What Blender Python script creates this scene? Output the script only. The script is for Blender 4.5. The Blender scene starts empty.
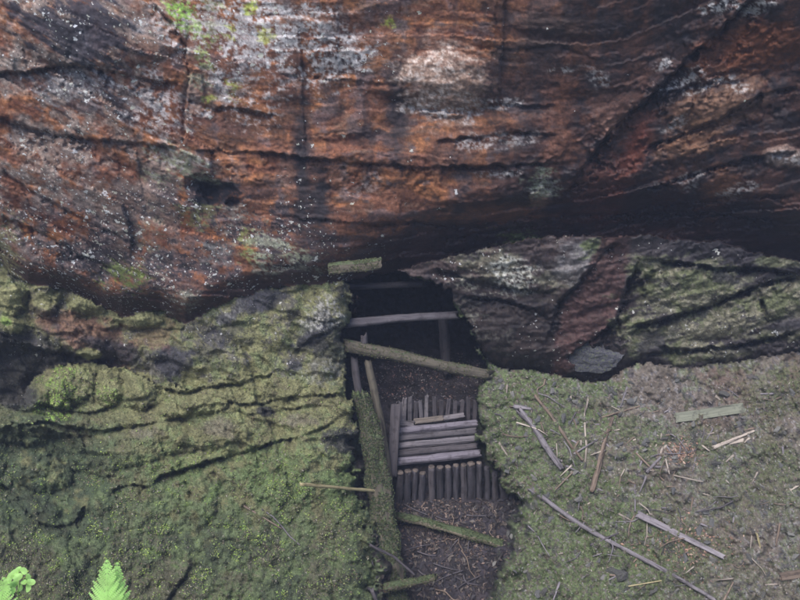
import bpy, bmesh, math, random
import numpy as np
from mathutils import Vector, Matrix

random.seed(7)
rng = np.random.default_rng(7)
S = bpy.context.scene
COL = S.collection
R = math.radians

# ------------------------------------------------------------------ camera
PITCH = R(28)
F = np.array([0, math.cos(PITCH), -math.sin(PITCH)])
U = np.array([0, math.sin(PITCH), math.cos(PITCH)])
RT = np.array([1.0, 0, 0])
CAM = -14.0 * F
FPX = 933.0
cd = bpy.data.cameras.new('camera')
cam = bpy.data.objects.new('camera', cd); COL.objects.link(cam)
cam.location = CAM
cam.rotation_euler = (R(90) - PITCH, 0, 0)
cd.sensor_width = 36; cd.lens = FPX / 800 * 36
cd.clip_end = 2000
S.camera = cam

# ------------------------------------------------------------------ light: dull overcast daylight falling into the gorge
w = bpy.data.worlds.new('World'); S.world = w; w.use_nodes = True
nt = w.node_tree; nt.nodes.clear()
sky = nt.nodes.new('ShaderNodeTexSky'); sky.sky_type = 'NISHITA'; sky.sun_disc = False
SUN_EL, SUN_AZ = R(58), R(205)          # azimuth clockwise from +Y: behind and left of the camera
sky.sun_elevation = SUN_EL; sky.sun_rotation = SUN_AZ
sky.air_density = 1.0; sky.dust_density = 1.5; sky.ozone_density = 1.0
bg = nt.nodes.new('ShaderNodeBackground'); bg.inputs['Strength'].default_value = 0.12
ow = nt.nodes.new('ShaderNodeOutputWorld')
nt.links.new(sky.outputs[0], bg.inputs[0]); nt.links.new(bg.outputs[0], ow.inputs[0])
sl = bpy.data.lights.new('sun', 'SUN'); sl.energy = 2.0; sl.angle = R(30); sl.color = (1, .96, .9)
so = bpy.data.objects.new('sun', sl); COL.objects.link(so)
sd = Vector((math.sin(SUN_AZ) * math.cos(SUN_EL), math.cos(SUN_AZ) * math.cos(SUN_EL), math.sin(SUN_EL)))
so.rotation_euler = sd.to_track_quat('Z', 'Y').to_euler(); so.location = (0, -10, 20)
S.view_settings.view_transform = 'Standard'; S.view_settings.look = 'None'
S.view_settings.exposure = 0.97; S.view_settings.gamma = 1
S.view_settings.use_curve_mapping = False

# ------------------------------------------------------------------ numpy noise
_perm = rng.permutation(256); _perm = np.concatenate([_perm] * 3)
_grad = rng.normal(size=(256, 3)); _grad /= np.linalg.norm(_grad, axis=1)[:, None]
def gnoise(x, y, z):
    xi = np.floor(x).astype(int); yi = np.floor(y).astype(int); zi = np.floor(z).astype(int)
    xf = x - xi; yf = y - yi; zf = z - zi
    xi &= 255; yi &= 255; zi &= 255
    u = xf**3 * (xf * (xf * 6 - 15) + 10); v = yf**3 * (yf * (yf * 6 - 15) + 10); q = zf**3 * (zf * (zf * 6 - 15) + 10)
    def g(a, b, c):
        h = _perm[_perm[_perm[(xi + a) & 255] + ((yi + b) & 255)] + ((zi + c) & 255)]
        G = _grad[h]
        return G[..., 0] * (xf - a) + G[..., 1] * (yf - b) + G[..., 2] * (zf - c)
    x00 = g(0,0,0) * (1-u) + g(1,0,0) * u; x10 = g(0,1,0) * (1-u) + g(1,1,0) * u
    x01 = g(0,0,1) * (1-u) + g(1,0,1) * u; x11 = g(0,1,1) * (1-u) + g(1,1,1) * u
    return ((x00 * (1-v) + x10 * v) * (1-q) + (x01 * (1-v) + x11 * v) * q) * 1.7
def fbm(p, sc=1.0, oc=4, off=0.0, gain=.5, ridge=False):
    if np.isscalar(sc): sc = (sc, sc, sc)
    a = 1.0; tot = 0; n = 0; f = 1.0
    for i in range(oc):
        v = gnoise(p[..., 0] * sc[0] * f + off + i * 17.3, p[..., 1] * sc[1] * f + off * 1.7 + 5.1, p[..., 2] * sc[2] * f - off + 9.2)
        if ridge: v = 1 - 2 * np.abs(v)
        tot = tot + a * v; n += a; a *= gain; f *= 2.03
    return tot / n
def cells(p, sc, seed=0):
    """F1, F2 and a random value of the nearest jittered cell, on 2-D coordinates p[...,:2]"""
    x = p[..., 0] * sc; y = p[..., 1] * sc
    xi = np.floor(x).astype(int); yi = np.floor(y).astype(int)
    f1 = np.full(x.shape, 9.0); f2 = f1.copy(); cid = np.zeros(x.shape)
    for a in (-1, 0, 1):
        for b in (-1, 0, 1):
            cx = xi + a; cy = yi + b
            h = _perm[_perm[(cx + seed) & 255] + (cy & 255)]
            h2 = _perm[h + 57]
            d = np.hypot(cx + h / 255.0 - x, cy + h2 / 255.0 - y)
            near = d < f1
            f2 = np.where(near, f1, np.minimum(f2, d))
            cid = np.where(near, _perm[h2 + 31] / 255.0, cid); f1 = np.where(near, d, f1)
    return f1, f2, cid
def facets(p, sc, seed=0):
    """tilted flat chips: height from a random plane per cell, cells on p[...,:2]; sc may be (sx, sy)"""
    x = p[..., 0] * sc[0]; y = p[..., 1] * sc[1]
    xi = np.floor(x).astype(int); yi = np.floor(y).astype(int)
    out = np.full(x.shape, -9.0)
    for a in (-1, 0, 1):
        for b in (-1, 0, 1):
            cx = xi + a; cy = yi + b
            h = _perm[_perm[(cx + seed) & 255] + (cy & 255)]; h2 = _perm[h + 57]; h3 = _perm[h2 + 11]; h4 = _perm[h3 + 101]
            dx = x - cx - h / 255.0; dy = y - cy - h2 / 255.0
            pl_ = (h3 / 255.0 - .5) * 1.3 * dx + (h4 / 255.0 - .35) * 1.3 * dy - .6 * np.hypot(dx, dy) + .25 * h3 / 255.0
            out = np.maximum(out, pl_)
    return out
def sst(x, a, b):
    t = np.clip((x - a) / (b - a), 0, 1); return t * t * (3 - 2 * t)
def interp(pts, x):
    a = np.array(pts, float); return np.interp(x, a[:, 0], a[:, 1])

# ------------------------------------------------------------------ survey grid: rays from the survey point (the photographer's stand),
# every grid node gets a real position in space
def axis(lo, a, b, hi, fine, coarse):
    return np.concatenate([np.arange(lo, a, coarse), np.arange(a, b, fine), np.arange(b, hi + coarse, coarse)])
XS = axis(-420, -24, 824, 1240, 1.15, 12.0)
YS = axis(-240, -24, 624, 800, 1.15, 10.0)
PX, PY = np.meshgrid(XS, YS)
def raydir(px, py):
    px = np.asarray(px, float); py = np.asarray(py, float)
    return F + ((px - 400) / FPX)[..., None] * RT + ((300 - py) / FPX)[..., None] * U
def at(px, py, Y):
    d = raydir(px, py); t = (np.asarray(Y, float) - CAM[1]) / d[..., 1]
    return CAM + d * t[..., None]
DIR = raydir(PX, PY)
DY = DIR[..., 1]
def plane_Y(z0, slope, y0=0.0):
    """Y where the rays meet the sloping plane z = z0 + slope*(y-y0)"""
    t = (CAM[2] - z0 - slope * (CAM[1] - y0)) / (slope * DY - DIR[..., 2])
    return CAM[1] + t * DY
P0 = at(PX, PY, np.full(PX.shape, -0.5))
P2 = np.stack([P0[..., 0], P0[..., 2], P0[..., 1]], -1)     # x, z first
# wobble used to roughen every traced boundary
WX = fbm(P0, 2.2, 5, 3.0) * 9; WY = fbm(P0, 2.2, 5, 8.0) * 9
wx = fbm(P0, 9.0, 3, 13.0) * 4; wy = fbm(P0, 9.0, 3, 18.0) * 4
QX = PX + WX * .5 + wx; QY = PY + WY * .5 + wy

# --- traced boundaries
BROW_L = [(-420,205),(-60,240),(0,262),(28,285),(60,291),(90,300),(108,312),(122,316),(160,310),(176,320),(186,323),(222,303),(262,290),(322,284),(350,281),(372,274),(396,272),(410,268),(430,262),(480,251),(520,241),(545,237),(600,236),(660,236),(720,244),(760,254),(800,264),(900,280),(1240,300)]
MID_LOW = [(-420,430),(0,405),(20,400),(36,376),(52,366),(90,362),(120,366),(135,372),(150,381),(160,386),(172,384),(186,389),(200,385),(225,378),(258,376),(275,374),(300,380),(360,398)]
RM_LOW = [(395,272),(432,282),(452,297),(466,318),(476,342),(486,358),(498,368),(540,371),(575,378),(602,382),(622,370),(642,364),(700,368),(742,360),(800,352),(1240,330)]
PIT_L = [(270,352),(300,351),(330,348),(360,346),(400,352),(430,356),(470,353),(500,361),(540,370),(580,375),(600,377),(800,400)]
PIT_R = [(270,396),(276,410),(285,437),(297,452),(318,466),(342,476),(358,484),(380,484),(400,478),(440,480),(465,490),(485,503),(500,521),(530,520),(560,506),(600,494),(800,470)]
by = interp(BROW_L, QX); my = interp(MID_LOW, QX); ry = interp(RM_LOW, QX)
pl = interp(PIT_L, QY); pr = interp(PIT_R, QY)
reg = np.full(PX.shape, 1)                       # 1 overhanging cliff
under = QY > by
pl = pl + fbm(P0, 3.5, 4, 33.0) * 16; pr = pr + fbm(P0, 3.5, 4, 39.0) * 12
lim = np.where(PY > 410, np.maximum(352, pl), 352)
reg[under & (QX < lim)] = 2                      # 2 mossy ledge rocks under the brow, left
reg[under & (QX < lim) & (QY > my)] = 3
reg[under & (QX >= 385)] = 4                     # 4 rock mass right of the pit
reg[(QX >= 395) & (QY > ry)] = 5                 # 5 debris slope
inpit = (QX > pl) & (QX < pr) & (QY > by + 0)
inpit |= (QX > pl) & (QX < 480) & (QY > np.maximum(by, 272)) & (QY < 300) & (QY > interp([(350,281),(396,273),(432,284),(452,299),(480,330)], QX))
reg[(reg == 4) & (QY > ry)] = 5
reg[inpit] = 6                                   # 6 pit

# --- base position of each surface
_by = interp(BROW_L, PX)
Yc = -0.55 - 0.35 * sst(PY, 320, -100) + 0.25 * np.sin((PX - 120) / 330.0)
Yc = Yc + .30 * sst(PX, 430, 760)
Yc = Yc + 1.15 * sst(PY - (_by - 62), 0, 70) * sst(PX, 300, 420) + .35 * sst(PY - (_by - 26), 0, 30) * (1 - sst(PX, 300, 420))
Yc = Yc - .8 * sst(PX, 420, 620) * np.clip((_by - 30 - PY) / 240.0, 0, 1.3)
_rl = interp(RM_LOW, PX)
slL = plane_Y(-.55, 1.12) ; slR = plane_Y(-1.16, 1.0)
Yl = slL.copy()
under_d = np.clip(PY - by, 0, 400)
Y2 = -0.02 - 0.0030 * np.clip(under_d, 0, 80)
Y2 = Y2 - .12 * sst(PX, 190, 110)
Yl = np.minimum(Yl, -0.10 - .002 * (PY - 380))
bl = sst(PX, 200, 300) * sst(PY - my, -70, 0); Y2 = Y2 * (1 - bl) + Yl * bl
Yr = np.minimum(slR, 0.05)
Ym = -0.16 + .06 * sst(PX, 560, 700) + 0.0014 * np.clip(PY - _by, 0, 140)
_mr = sst(PX, 625, 670); Ym = Ym*(1-_mr) + np.minimum(Ym, np.minimum(slR, .05) - .0 + .0035*(_rl - PY) - .10)*_mr
Yp = interp([(-240,3),(270,2.9),(345,2.5),(362,1.6),(385,1.0),(398,.55),(402,.42),(418,.30),(440,.1),(463,-.15),(466,-.28),(494,-.38),(501,-.62),(600,-1.9),(800,-3.9)], PY)
Y = np.choose(reg - 1, [Yc, Y2, Yl, Ym, Yr, Yp]).astype(float)

PB = at(PX, PY, Y)                               # coordinates for relief noise
X_, Z_ = PB[..., 0], PB[..., 2]
one = np.ones(PX.shape)
isC = (reg == 1); isM = (reg == 2); isL = (reg == 3); isR4 = (reg == 4); isD = (reg == 5); isP = (reg == 6)

# strata coordinate: dips right at the left end, level in the middle, climbs at the right
sm = lambda v: np.log1p(np.exp(np.clip(v * 3, -30, 30))) / 3
g = -.62 * sm(-(X_ + 2.6)) - .34 * sm(X_ - 2.2)
s = Z_ + (-g) * -1 + fbm(PB, .5, 3, 2.0) * .22 + .02 * X_
SP = np.stack([X_, PB[..., 1], s], -1)
strat = fbm(SP, (1.1, 1.1, 4.5), 5, 4.0)           # bedding
strat2 = fbm(SP, (3.5, 3.5, 13.0), 3, 14.0)
saw = np.mod(s * 2.1 + fbm(PB, .8, 3, 6.0) * .9, 1.0)
saw = np.where(saw < .12, saw / .12, 1 - (saw - .12) / .88)    # falls away slowly upward, cuts back sharply below
low = fbm(PB, .55, 4, 22.0); mid = fbm(PB, 2.6, 4, 31.0); fine = fbm(PB, 11.0, 4, 41.0)
rid = fbm(PB, 1.5, 4, 77.0, ridge=True)
c1, c2, cid = cells(P2 + .12 * np.stack([mid, low, mid], -1), 2.3, 3)
k1, k2, kid = cells(np.stack([X_, s * 2.2], -1) + .15 * np.stack([mid, low], -1), 1.6, 9)

wq = .055 * np.stack([mid, fine, mid], -1)
SX = np.stack([X_, s], -1) + wq[..., :2]
fA = facets(SX, (.8, 2.0), 5); fB = facets(SX, (2.6, 6.5), 15); fC = facets(SX, (8, 19), 25)
DX = np.stack([X_*.88 + Z_*.47, Z_*.88 - X_*.47], -1) + 1.6 * wq[..., :2]
fD = facets(DX, (1.6, 1.9), 35); fE = facets(DX, (5, 6), 45); fF = facets(DX, (15, 18), 55)
relC = -.14 * low - .03 * strat - .008 * strat2 +   .028 * saw * sst((low/low.std() + strat/strat.std())*.3, -.3, .5) - .02 * mid - .006 * fine - .26 * fA - .040 * fB - .008 * fC
relC += .0
relM = -.12 * low - .10 * (1 - sst(c1, 0, .7)) - .05 * mid - .02 * fine - .03 * strat - .12 * fD - .09 * fE - .02 * fF
relL = -.16 * low - .085 * mid - .040 * fine - .04 * (1 - sst(k1, .1, .75)) * sst(PY, 560, 440) - (.05 + .09*sst(PY, 500, 430)) * fD - (.03 + .06*sst(PY, 500, 430)) * fE - .016 * fF
rel4 = -.10 * low - .03 * strat - .012 * strat2 - .03 * mid - .015 * fine - .16 * fA - .08 * fB - .03 * fC - .05 * fE
cu1, cu2, _c = cells(np.stack([X_, Z_*1.25], -1) + .06*np.stack([mid, fine], -1)*2, 6.5, 21); cv1, cv2, _c = cells(np.stack([X_, Z_*1.2], -1) + .05*np.stack([fine, mid], -1), 16, 71)
cush = (1 - np.clip(cu1/.75, 0, 1)**2) * .055 + (1 - np.clip(cv1/.75, 0, 1)**2) * .018
tz = np.mod((Z_ + .14*X_) * 2.6 + 1.1*fbm(PB, .9, 3, 26.0), 1.0); tz = np.where(tz < .14, tz/.14, 1 - (tz-.14)/.86)
tz2 = np.mod((Z_ + .20*X_) * 6.5 + 1.4*fbm(PB, 1.6, 3, 28.0), 1.0); tz2 = np.where(tz2 < .16, tz2/.16, 1 - (tz2-.16)/.84)
tw_ = sst(mid/mid.std()*.3, -.4, .3)
stepL = (.11 * tz * (.4+.6*tw_) + .035 * tz2 * (1-.6*tw_))
relL = relL - cush * sst(PY, 420, 490) - stepL * sst(PY, 500, 440); relM = relM - stepL * .7
relD = -cush * .5 - .10 * low - .08 * mid - .045 * fine - .09 * fE - .045 * fF
relP = -.05 * fE * sst(PY, 480, 510) - .03 * fF - .08 * low - .12 * mid * sst(PY, 410, 380) - .04 * mid - .03 * fine
Y = Y + np.choose(reg - 1, [relC, relM, relL, rel4, relD, relP])

def seg_dist(pts, px, py):
    """signed-ish distance to a polyline (positive below it), and the position along it 0..1"""
    best = np.full(px.shape, 1e9); sg = np.zeros(px.shape); al = np.zeros(px.shape)
    L = [math.dist(pts[i], pts[i+1]) for i in range(len(pts)-1)]; T = sum(L); acc = 0
    for (a, b), l in zip(zip(pts[:-1], pts[1:]), L):
        ax, ay = a; dx, dy = b[0]-ax, b[1]-ay
        t = np.clip(((px-ax)*dx + (py-ay)*dy) / (l*l), 0, 1)
        ex = px - ax - t*dx; ey = py - ay - t*dy
        d = np.hypot(ex, ey); m = d < best
        best = np.where(m, d, best); sg = np.where(m, np.sign(dx*ey - dy*ex), sg); al = np.where(m, (acc + t*l)/T, al)
        acc += l
    return best * sg, al
def win(pts, pad):
    a = np.array(pts); x0, x1 = a[:,0].min()-pad, a[:,0].max()+pad; y0, y1 = a[:,1].min()-pad, a[:,1].max()+pad
    i0, i1 = np.searchsorted(YS, [y0, y1]); j0, j1 = np.searchsorted(XS, [x0, x1])
    return slice(max(i0,0), i1), slice(max(j0,0), j1)
def ledge(pts, h, L=30, regs=None, groove=.6, gw=1.7, rough=1.0):
    """a bed edge: rock above the line stands proud, rock below is cut back and eases out again over L"""
    if pts[0][0] > pts[-1][0]: pts = pts[::-1]
    sl_ = win(pts, L * 3)
    qx = PX[sl_] + (wx[sl_]*.8 + WX[sl_]*.25) * rough; qy = PY[sl_] + (wy[sl_]*.8 + WY[sl_]*.25) * rough
    d, al = seg_dist(pts, qx, qy)
    e = sst(al, 0, .10) * sst(al, 1, .90)
    e = e * (.30 + .80 * sst(mid[sl_]*2.2 + fine[sl_]*1.2, -.45, .35))
    dd = h * sst(d, -.8, 1.2) * np.exp(-np.clip(d, 0, None) / L) - .35 * h * sst(d, 1, -.5) * np.exp(np.clip(d, None, 0) / (L * .6))
    dd += groove * h * np.exp(-((d - 1.4) / gw) ** 2)
    if regs is not None: dd = dd * np.isin(reg[sl_], regs)
    Y[sl_] += dd * e
def bulge(cx, cy, rx, ry_, h, ang=0, regs=None):
    pad = max(rx, ry_) * 1.3
    sl_ = win([(cx-1,cy-1),(cx+1,cy+1)], pad)
    qx = PX[sl_] + WX[sl_]*.5 + wx[sl_] - cx; qy = PY[sl_] + WY[sl_]*.5 + wy[sl_] - cy
    c, s_ = math.cos(R(ang)), math.sin(R(ang))
    r = np.hypot((qx*c + qy*s_)/rx, (-qx*s_ + qy*c)/ry_)
    b = np.sqrt(np.clip(1 - r*r, 0, 1)) * h
    if regs is not None: b = b * np.isin(reg[sl_], regs)
    Y[sl_] -= b

# cliff: cracks and bed edges
ledge([(-30,72),(0,72),(30,72),(60,65),(78,64),(110,72),(150,80),(182,84)], .16, 22, [1])
ledge([(-30,112),(0,118),(30,128),(60,136),(100,140),(140,143),(185,148)], .12, 30, [1])
ledge([(150,0),(170,20),(186,45),(190,75),(186,110),(184,148)], .06, 14, [1])
ledge([(186,100),(215,107),(240,108),(275,116)], .10, 16, [1])
ledge([(186,148),(230,152),(260,151),(300,157),(330,160),(400,166),(470,167),(540,164),(585,160)], .13, 26, [1])
ledge([(0,165),(30,190),(60,205),(100,228),(150,250)], .06, 20, [1])
ledge([(0,215),(40,232),(80,255),(120,272)], .09, 20, [1])
ledge([(360,225),(420,222),(480,228),(530,215),(545,205)], .09, 18, [1])
ledge([(420,238),(470,236),(520,226),(560,214),(620,214),(700,212),(800,222)], .10, 24, [1])
ledge([(400,105),(450,112),(500,104),(560,106)], .05, 14, [1])
ledge([(430,140),(480,137),(520,132),(560,134)], .07, 14, [1])
ledge([(470,45),(520,50),(560,45),(600,60)], .05, 14, [1])
ledge([(560,200),(585,165),(610,130),(650,95),(690,55),(725,25),(760,-10)], .26, 40, [1], groove=.3)
ledge([(640,150),(680,135),(720,118),(760,95),(800,85)], .12, 22, [1])
ledge([(660,95),(700,82),(745,80)], .06, 12, [1])
ledge([(640,190),(690,175),(740,160),(800,150)], .11, 22, [1])
ledge([(590,225),(650,205),(720,198),(800,195)], .10, 22, [1])
ledge([(280,75),(330,78),(400,84)], .04, 12, [1])
bulge(445,85,48,34,.14,0,[1]); bulge(720,100,50,22,.13,-20,[1]); bulge(100,30,90,40,.12,0,[1])
bulge(700,145,40,16,.09,-20,[1]); bulge(785,158,22,12,.10,0,[1]); bulge(540,198,14,10,.10,0,[1])
bulge(202,186,17,10,-.14,10,[1]); bulge(220,194,22,13,-.16,15,[1]); bulge(234,203,9,6,-.15,0,[1]); bulge(208,198,12,12,-.15,0,[1])                 # the black hollow
# left ledge rocks
ledge([(30,292),(34,305),(45,318),(60,322)], 0.115, 12, [2])
ledge([(150,325),(178,330),(186,324)], 0.058, 10, [2])
bulge(45,300,16,14,0.238,0,[2]); bulge(88,303,22,12,0.204,10,[2]); bulge(12,300,16,16,0.204,0,[2]); bulge(140,320,22,9,0.204,0,[2]); bulge(10,325,14,9,0.170,0,[2])
bulge(70,335,50,20,0.238,35,[2]); bulge(90,354,11,5,0.136,0,[2,3])
ledge([(0,330),(30,348),(80,356),(130,362)], 0.184, 20, [2])
bulge(255,335,95,42,0.170,-12,[2]); bulge(325,330,26,45,0.170,0,[2])
ledge([(278,366),(300,345),(330,330),(345,320)], 0.058, 12, [2])
ledge([(160,388),(186,392),(205,386),(240,382),(272,374)], 0.115, 9, [2,3])
ledge([(160,420),(185,417),(200,405),(230,402),(262,403),(290,398),(352,392)], 0.115, 12, [2,3])
ledge([(245,414),(262,412),(285,410),(304,408),(330,405)], 0.081, 8, [3])
ledge([(270,441),(300,436),(330,424),(344,412)], 0.069, 10, [3])
ledge([(150,487),(160,475),(185,468),(205,462),(245,452),(272,442),(300,436)], 0.161, 13, [3])
ledge([(110,492),(120,486),(134,484),(150,488)], 0.138, 9, [3])
ledge([(0,440),(30,445),(60,455),(72,468),(100,476),(118,474)], 0.104, 14, [3])
ledge([(0,478),(20,500),(35,520),(55,527),(75,522),(85,505)], 0.127, 14, [3])
ledge([(40,402),(60,410),(90,412),(115,405),(140,410),(165,400)], 0.092, 10, [3])
ledge([(0,418),(25,424),(48,420),(70,428),(100,430),(140,425),(160,420)], 0.104, 12, [3])
ledge([(95,370),(98,385),(90,402)], 0.069, 9, [3]); ledge([(120,375),(128,392),(120,408)], 0.058, 9, [3])
ledge([(186,480),(192,496),(186,515)], 0.081, 9, [3]); ledge([(215,470),(224,482),(220,500)], 0.058, 9, [3])
ledge([(165,600),(182,580),(196,560)], 0.092, 12, [3])
bulge(62,386,34,22,0.272,-15,[3]); bulge(28,398,20,12,0.170,0,[3]); bulge(108,388,14,18,0.170,0,[3]); bulge(138,392,18,16,0.153,0,[3])
bulge(195,405,36,11,0.170,-8,[3]); bulge(60,425,60,12,0.170,0,[3]); bulge(40,470,34,22,0.221,15,[3]); bulge(130,445,60,22,0.136,-12,[3])
bulge(210,435,50,14,0.136,-14,[3]); bulge(200,500,18,26,0.119,0,[3]); bulge(290,470,60,36,0.102,0,[3]); bulge(40,512,22,12,0.119,0,[3])
# hollow at the left under the boulders
bulge(12,372,48,30,-.5,0,[2,3]); bulge(20,475,85,50,-.45,0,[3])
# right rock mass and slabs
ledge([(432,268),(460,276),(500,285),(540,292),(560,288)], 0.119, 12, [4])
ledge([(455,296),(500,298),(540,312),(556,330)], 0.102, 14, [4])
ledge([(545,345),(560,300),(590,270),(615,240)], 0.170, 22, [4], groove=.2)
ledge([(562,360),(590,340),(615,320),(625,290),(640,255)], 0.340, 18, [4], groove=.3)
ledge([(618,330),(650,322),(700,308),(735,294),(765,283),(800,276)], 0.238, 12, [4])
ledge([(655,345),(690,350),(735,345),(770,338),(800,330)], 0.204, 10, [4])
ledge([(622,372),(642,356),(662,350),(690,352)], 0.119, 10, [4])
ledge([(757,285),(764,300),(768,322)], 0.136, 9, [4])
ledge([(640,258),(680,262),(720,268),(760,268),(800,275)], 0.204, 12, [4])
bulge(690,285,45,22,.12,-10,[4]); bulge(725,320,45,20,.10,-12,[4]); bulge(782,300,22,18,.10,0,[4]); bulge(705,352,28,8,.08,0,[4])
bulge(505,272,50,18,.08,10,[4]); bulge(580,258,28,26,.06,0,[4]); bulge(500,335,50,26,.08,15,[4])
# debris slope: small terraces and hummocks
for pts, h in () and (([(490,440),(520,445),(560,438),(600,442)],.04), ([(620,395),(680,405),(740,398),(800,402)],.05), ([(560,500),(620,508),(690,505),(760,512),(800,508)],.07),
               ([(600,455),(660,462),(720,470),(800,466)],.05), ([(520,545),(580,552),(640,560)],.06), ([(680,560),(740,552),(800,560)],.05)):
    ledge(pts, h, 14, [5])
for i in range(60):
    bulge(random.uniform(490,800), random.uniform(385,600), random.uniform(6,20), random.uniform(4,11), random.uniform(.02,.06), random.uniform(-30,30), [5])
for cx, cy in ((492,392),(486,425),(488,455),(500,470),(525,520),(512,560),(500,590)): bulge(cx, cy, 14, 16, .10, 0, [5])

Y = Y + isR4 * (PX > 480) * .28 * np.exp(-np.clip(ry - QY, 0, 99) / 5.0) + isM * (PX < 150) * .22 * sst(my - QY, 26, 0)
# soft lips where ground turns down into the pit
from_edge = np.minimum(np.abs(PX - pl), np.abs(PX - pr))
lip = ((reg == 3) | (reg == 2)) & (PX > 300)
Y = Y + lip * .30 * np.exp(-np.clip(pl - QX, 0, 99) / 8.0)
Y = Y + (isD & (PX < 600) & (PY > 360)) * .30 * np.exp(-np.clip(QX - pr, 0, 99) / 8.0)
rows_pit = isP & (PY > 505)
Y = Y - rows_pit * .45 * np.exp(-np.clip(pr - PX, 0, 99) / 9.0) - isP * sst(PY, 400, 470) * .62 * np.exp(-(np.clip(PX - pl, 0, 99) / 18.0)**2) * (1 + .5*mid*2)

P = at(PX, PY, Y)

# smoothed normals for placing things
def surf(px, py):
    fx = np.interp(px, XS, np.arange(len(XS))); fy = np.interp(py, YS, np.arange(len(YS)))
    j = min(int(fx), len(XS)-2); i = min(int(fy), len(YS)-2); a, b = fx-j, fy-i
    q = P[i,j]*(1-a)*(1-b) + P[i,j+1]*a*(1-b) + P[i+1,j]*(1-a)*b + P[i+1,j+1]*a*b
    return q
def surf_n(px, py, e=7.0):
    a = surf(px+e, py) - surf(px-e, py); b = surf(px, py-e) - surf(px, py+e)
    n = np.cross(a, b); n /= np.linalg.norm(n)
    return n if n @ (CAM - surf(px, py)) > 0 else -n

# ------------------------------------------------------------------ mineral, lichen and moss colour of the rock (what grows or stains where, plus painted shade)
def blob(cx, cy, rx, ry_, ang=0, rough=.5, soft=.3):
    c, s_ = math.cos(R(ang)), math.sin(R(ang))
    qx = PX - cx; qy = PY - cy
    r = np.hypot((qx*c + qy*s_)/rx, (-qx*s_ + qy*c)/ry_)
    return sst(r + rough * nzb, 1 + soft, 1 - soft)
nz = .7 * fbm(PB, 2.4, 5, 55.0, gain=.65) + .9 * fbm(PB, 8.0, 3, 58.0)
nf = fbm(PB, 16.0, 3, 61.0, gain=.7); nf2 = fbm(PB, 19.0, 3, 91.0, gain=.7)
nm = fbm(PB, 4.5, 4, 66.0); nl = fbm(PB, 1.1, 4, 71.0)
streak = fbm(np.stack([PX*.045 + .15*WX, PX*0, PY*.006], -1), 1.0, 4, 81.0)        # rain runs down the face
def nrm(v): return v / v.std() * .36
nz = .8 * nrm(fbm(PB, 2.0, 5, 55.0, gain=.7)) + .45 * nrm(fbm(PB, 8.0, 3, 58.0))
nf, nf2, nm, nl, streak = map(nrm, (nf, nf2, nm, nl, streak))
nzb = np.where(isC | isR4, .45*nz + .75*nrm(fbm(SP, (2.4,2.4,7.0), 5, 114.0, gain=.7)), nz)
cst = nrm(strat); cst2 = nrm(nrm(fbm(SP, (2.0, 2.0, 11.0), 5, 14.0, gain=.68)) + .8*nz)
def L3(a): return np.array(a, float)
def mix(c, col, m): return c * (1 - m[..., None]) + L3(col) * m[..., None]

RUST = (.315,.130,.056); RUST2 = (.190,.080,.048); UMBER = (.075,.048,.042); GREYB = (.25,.200,.175); PURP = (.13,.095,.10)
BLACK = (.022,.021,.028); PALE = (.50,.47,.46); MOSS = (.150,.195,.095); MOSS2 = (.250,.245,.125); MOSSD = (.055,.078,.050)
LIME = (.27,.42,.09); SOIL = (.135,.095,.082); SOILG = (.18,.165,.165)

c = np.zeros(PX.shape + (3,)) + L3(RUST2)
c = mix(c, RUST, sst(cst + .6*nl, -.4, .5))
c = mix(c, UMBER, sst(cst2 + .7*cst + .35*nm, .15, .85) * .8)
c = mix(c, (.33,.19,.13), sst(cst2 - .5*nm, .35, .9) * .5)
c = mix(c, (.115,.085,.09), sst(nm + .5*nz - .4*nl, .2, .7) * .6)
c = mix(c, (.17,.052,.030), sst(nl - .5*nm + .25*sst(PX,500,650), .1, .7) * .6)
c = mix(c, GREYB, sst(nl + .5*nz, .05, .8) * (.2 + .5*sst(PX, 330, 150)))
# left flank greyer and dusted, mottled purple and black near the brow
lf = sst(PX, 230, 90)
c = mix(c, GREYB, lf * sst(nz + .3*nf, -.5, .4) * .75)
pm = np.clip(blob(240,245,130,60,15,.5,.5) + blob(90,260,90,40,25,.5,.5), 0, 1)
c = mix(c, PURP, pm * sst(nz, -.5, .4) * .8)
c = mix(c, BLACK, pm * sst(nf + .7*nz, .05, .35) * .85)
# dark lichen and wet stains, with shade painted in among them
dk = np.clip(blob(80,28,52,32,10,.9,.25) + blob(75,90,40,20,20,1.3,.3)*.7 + blob(120,108,22,6,55,.9,.4)*.7, 0, 1)
c = mix(c, (.045,.042,.055), dk * .92)
c = mix(c, BLACK, np.clip(blob(202,186,15,9,10,.6,.2) + blob(220,194,19,12,15,.6,.2) + blob(234,203,9,6,0,.8,.3) + blob(206,200,14,10,0,.9,.3), 0, 1) * sst(nf + nz, -1.1, -.2) * .95)  # shade of the hollow painted in as mottled black
for cx, cy, rx, ry_, a, k in ((302,165,9,78,0,1),(320,205,10,42,0,1),(398,110,14,62,0,.95),(470,190,12,50,0,.35),(535,95,13,80,0,.6),(345,60,30,8,0,.5),(230,130,40,16,0,.5),(262,190,14,12,0,.6)):
    c = mix(c, (.035,.028,.032), blob(cx,cy,rx,ry_,a,.6,.6) * k)
rd = sst(PX + .35*(PY-100) + 50*nl, 430, 590)                       # right half of the face: wet rock, with its shade painted in
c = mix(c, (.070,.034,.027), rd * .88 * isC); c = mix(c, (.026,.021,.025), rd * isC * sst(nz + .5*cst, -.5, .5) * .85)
c = mix(c, (.036,.028,.032), isC * sst(streak, .10, .5) * .55 * sst(PX, 250, 300))
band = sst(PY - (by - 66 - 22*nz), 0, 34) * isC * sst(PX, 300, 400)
c = mix(c, (.032,.024,.028), band * .75)  # overhang's shadow painted as a dark band above the brow
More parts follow.
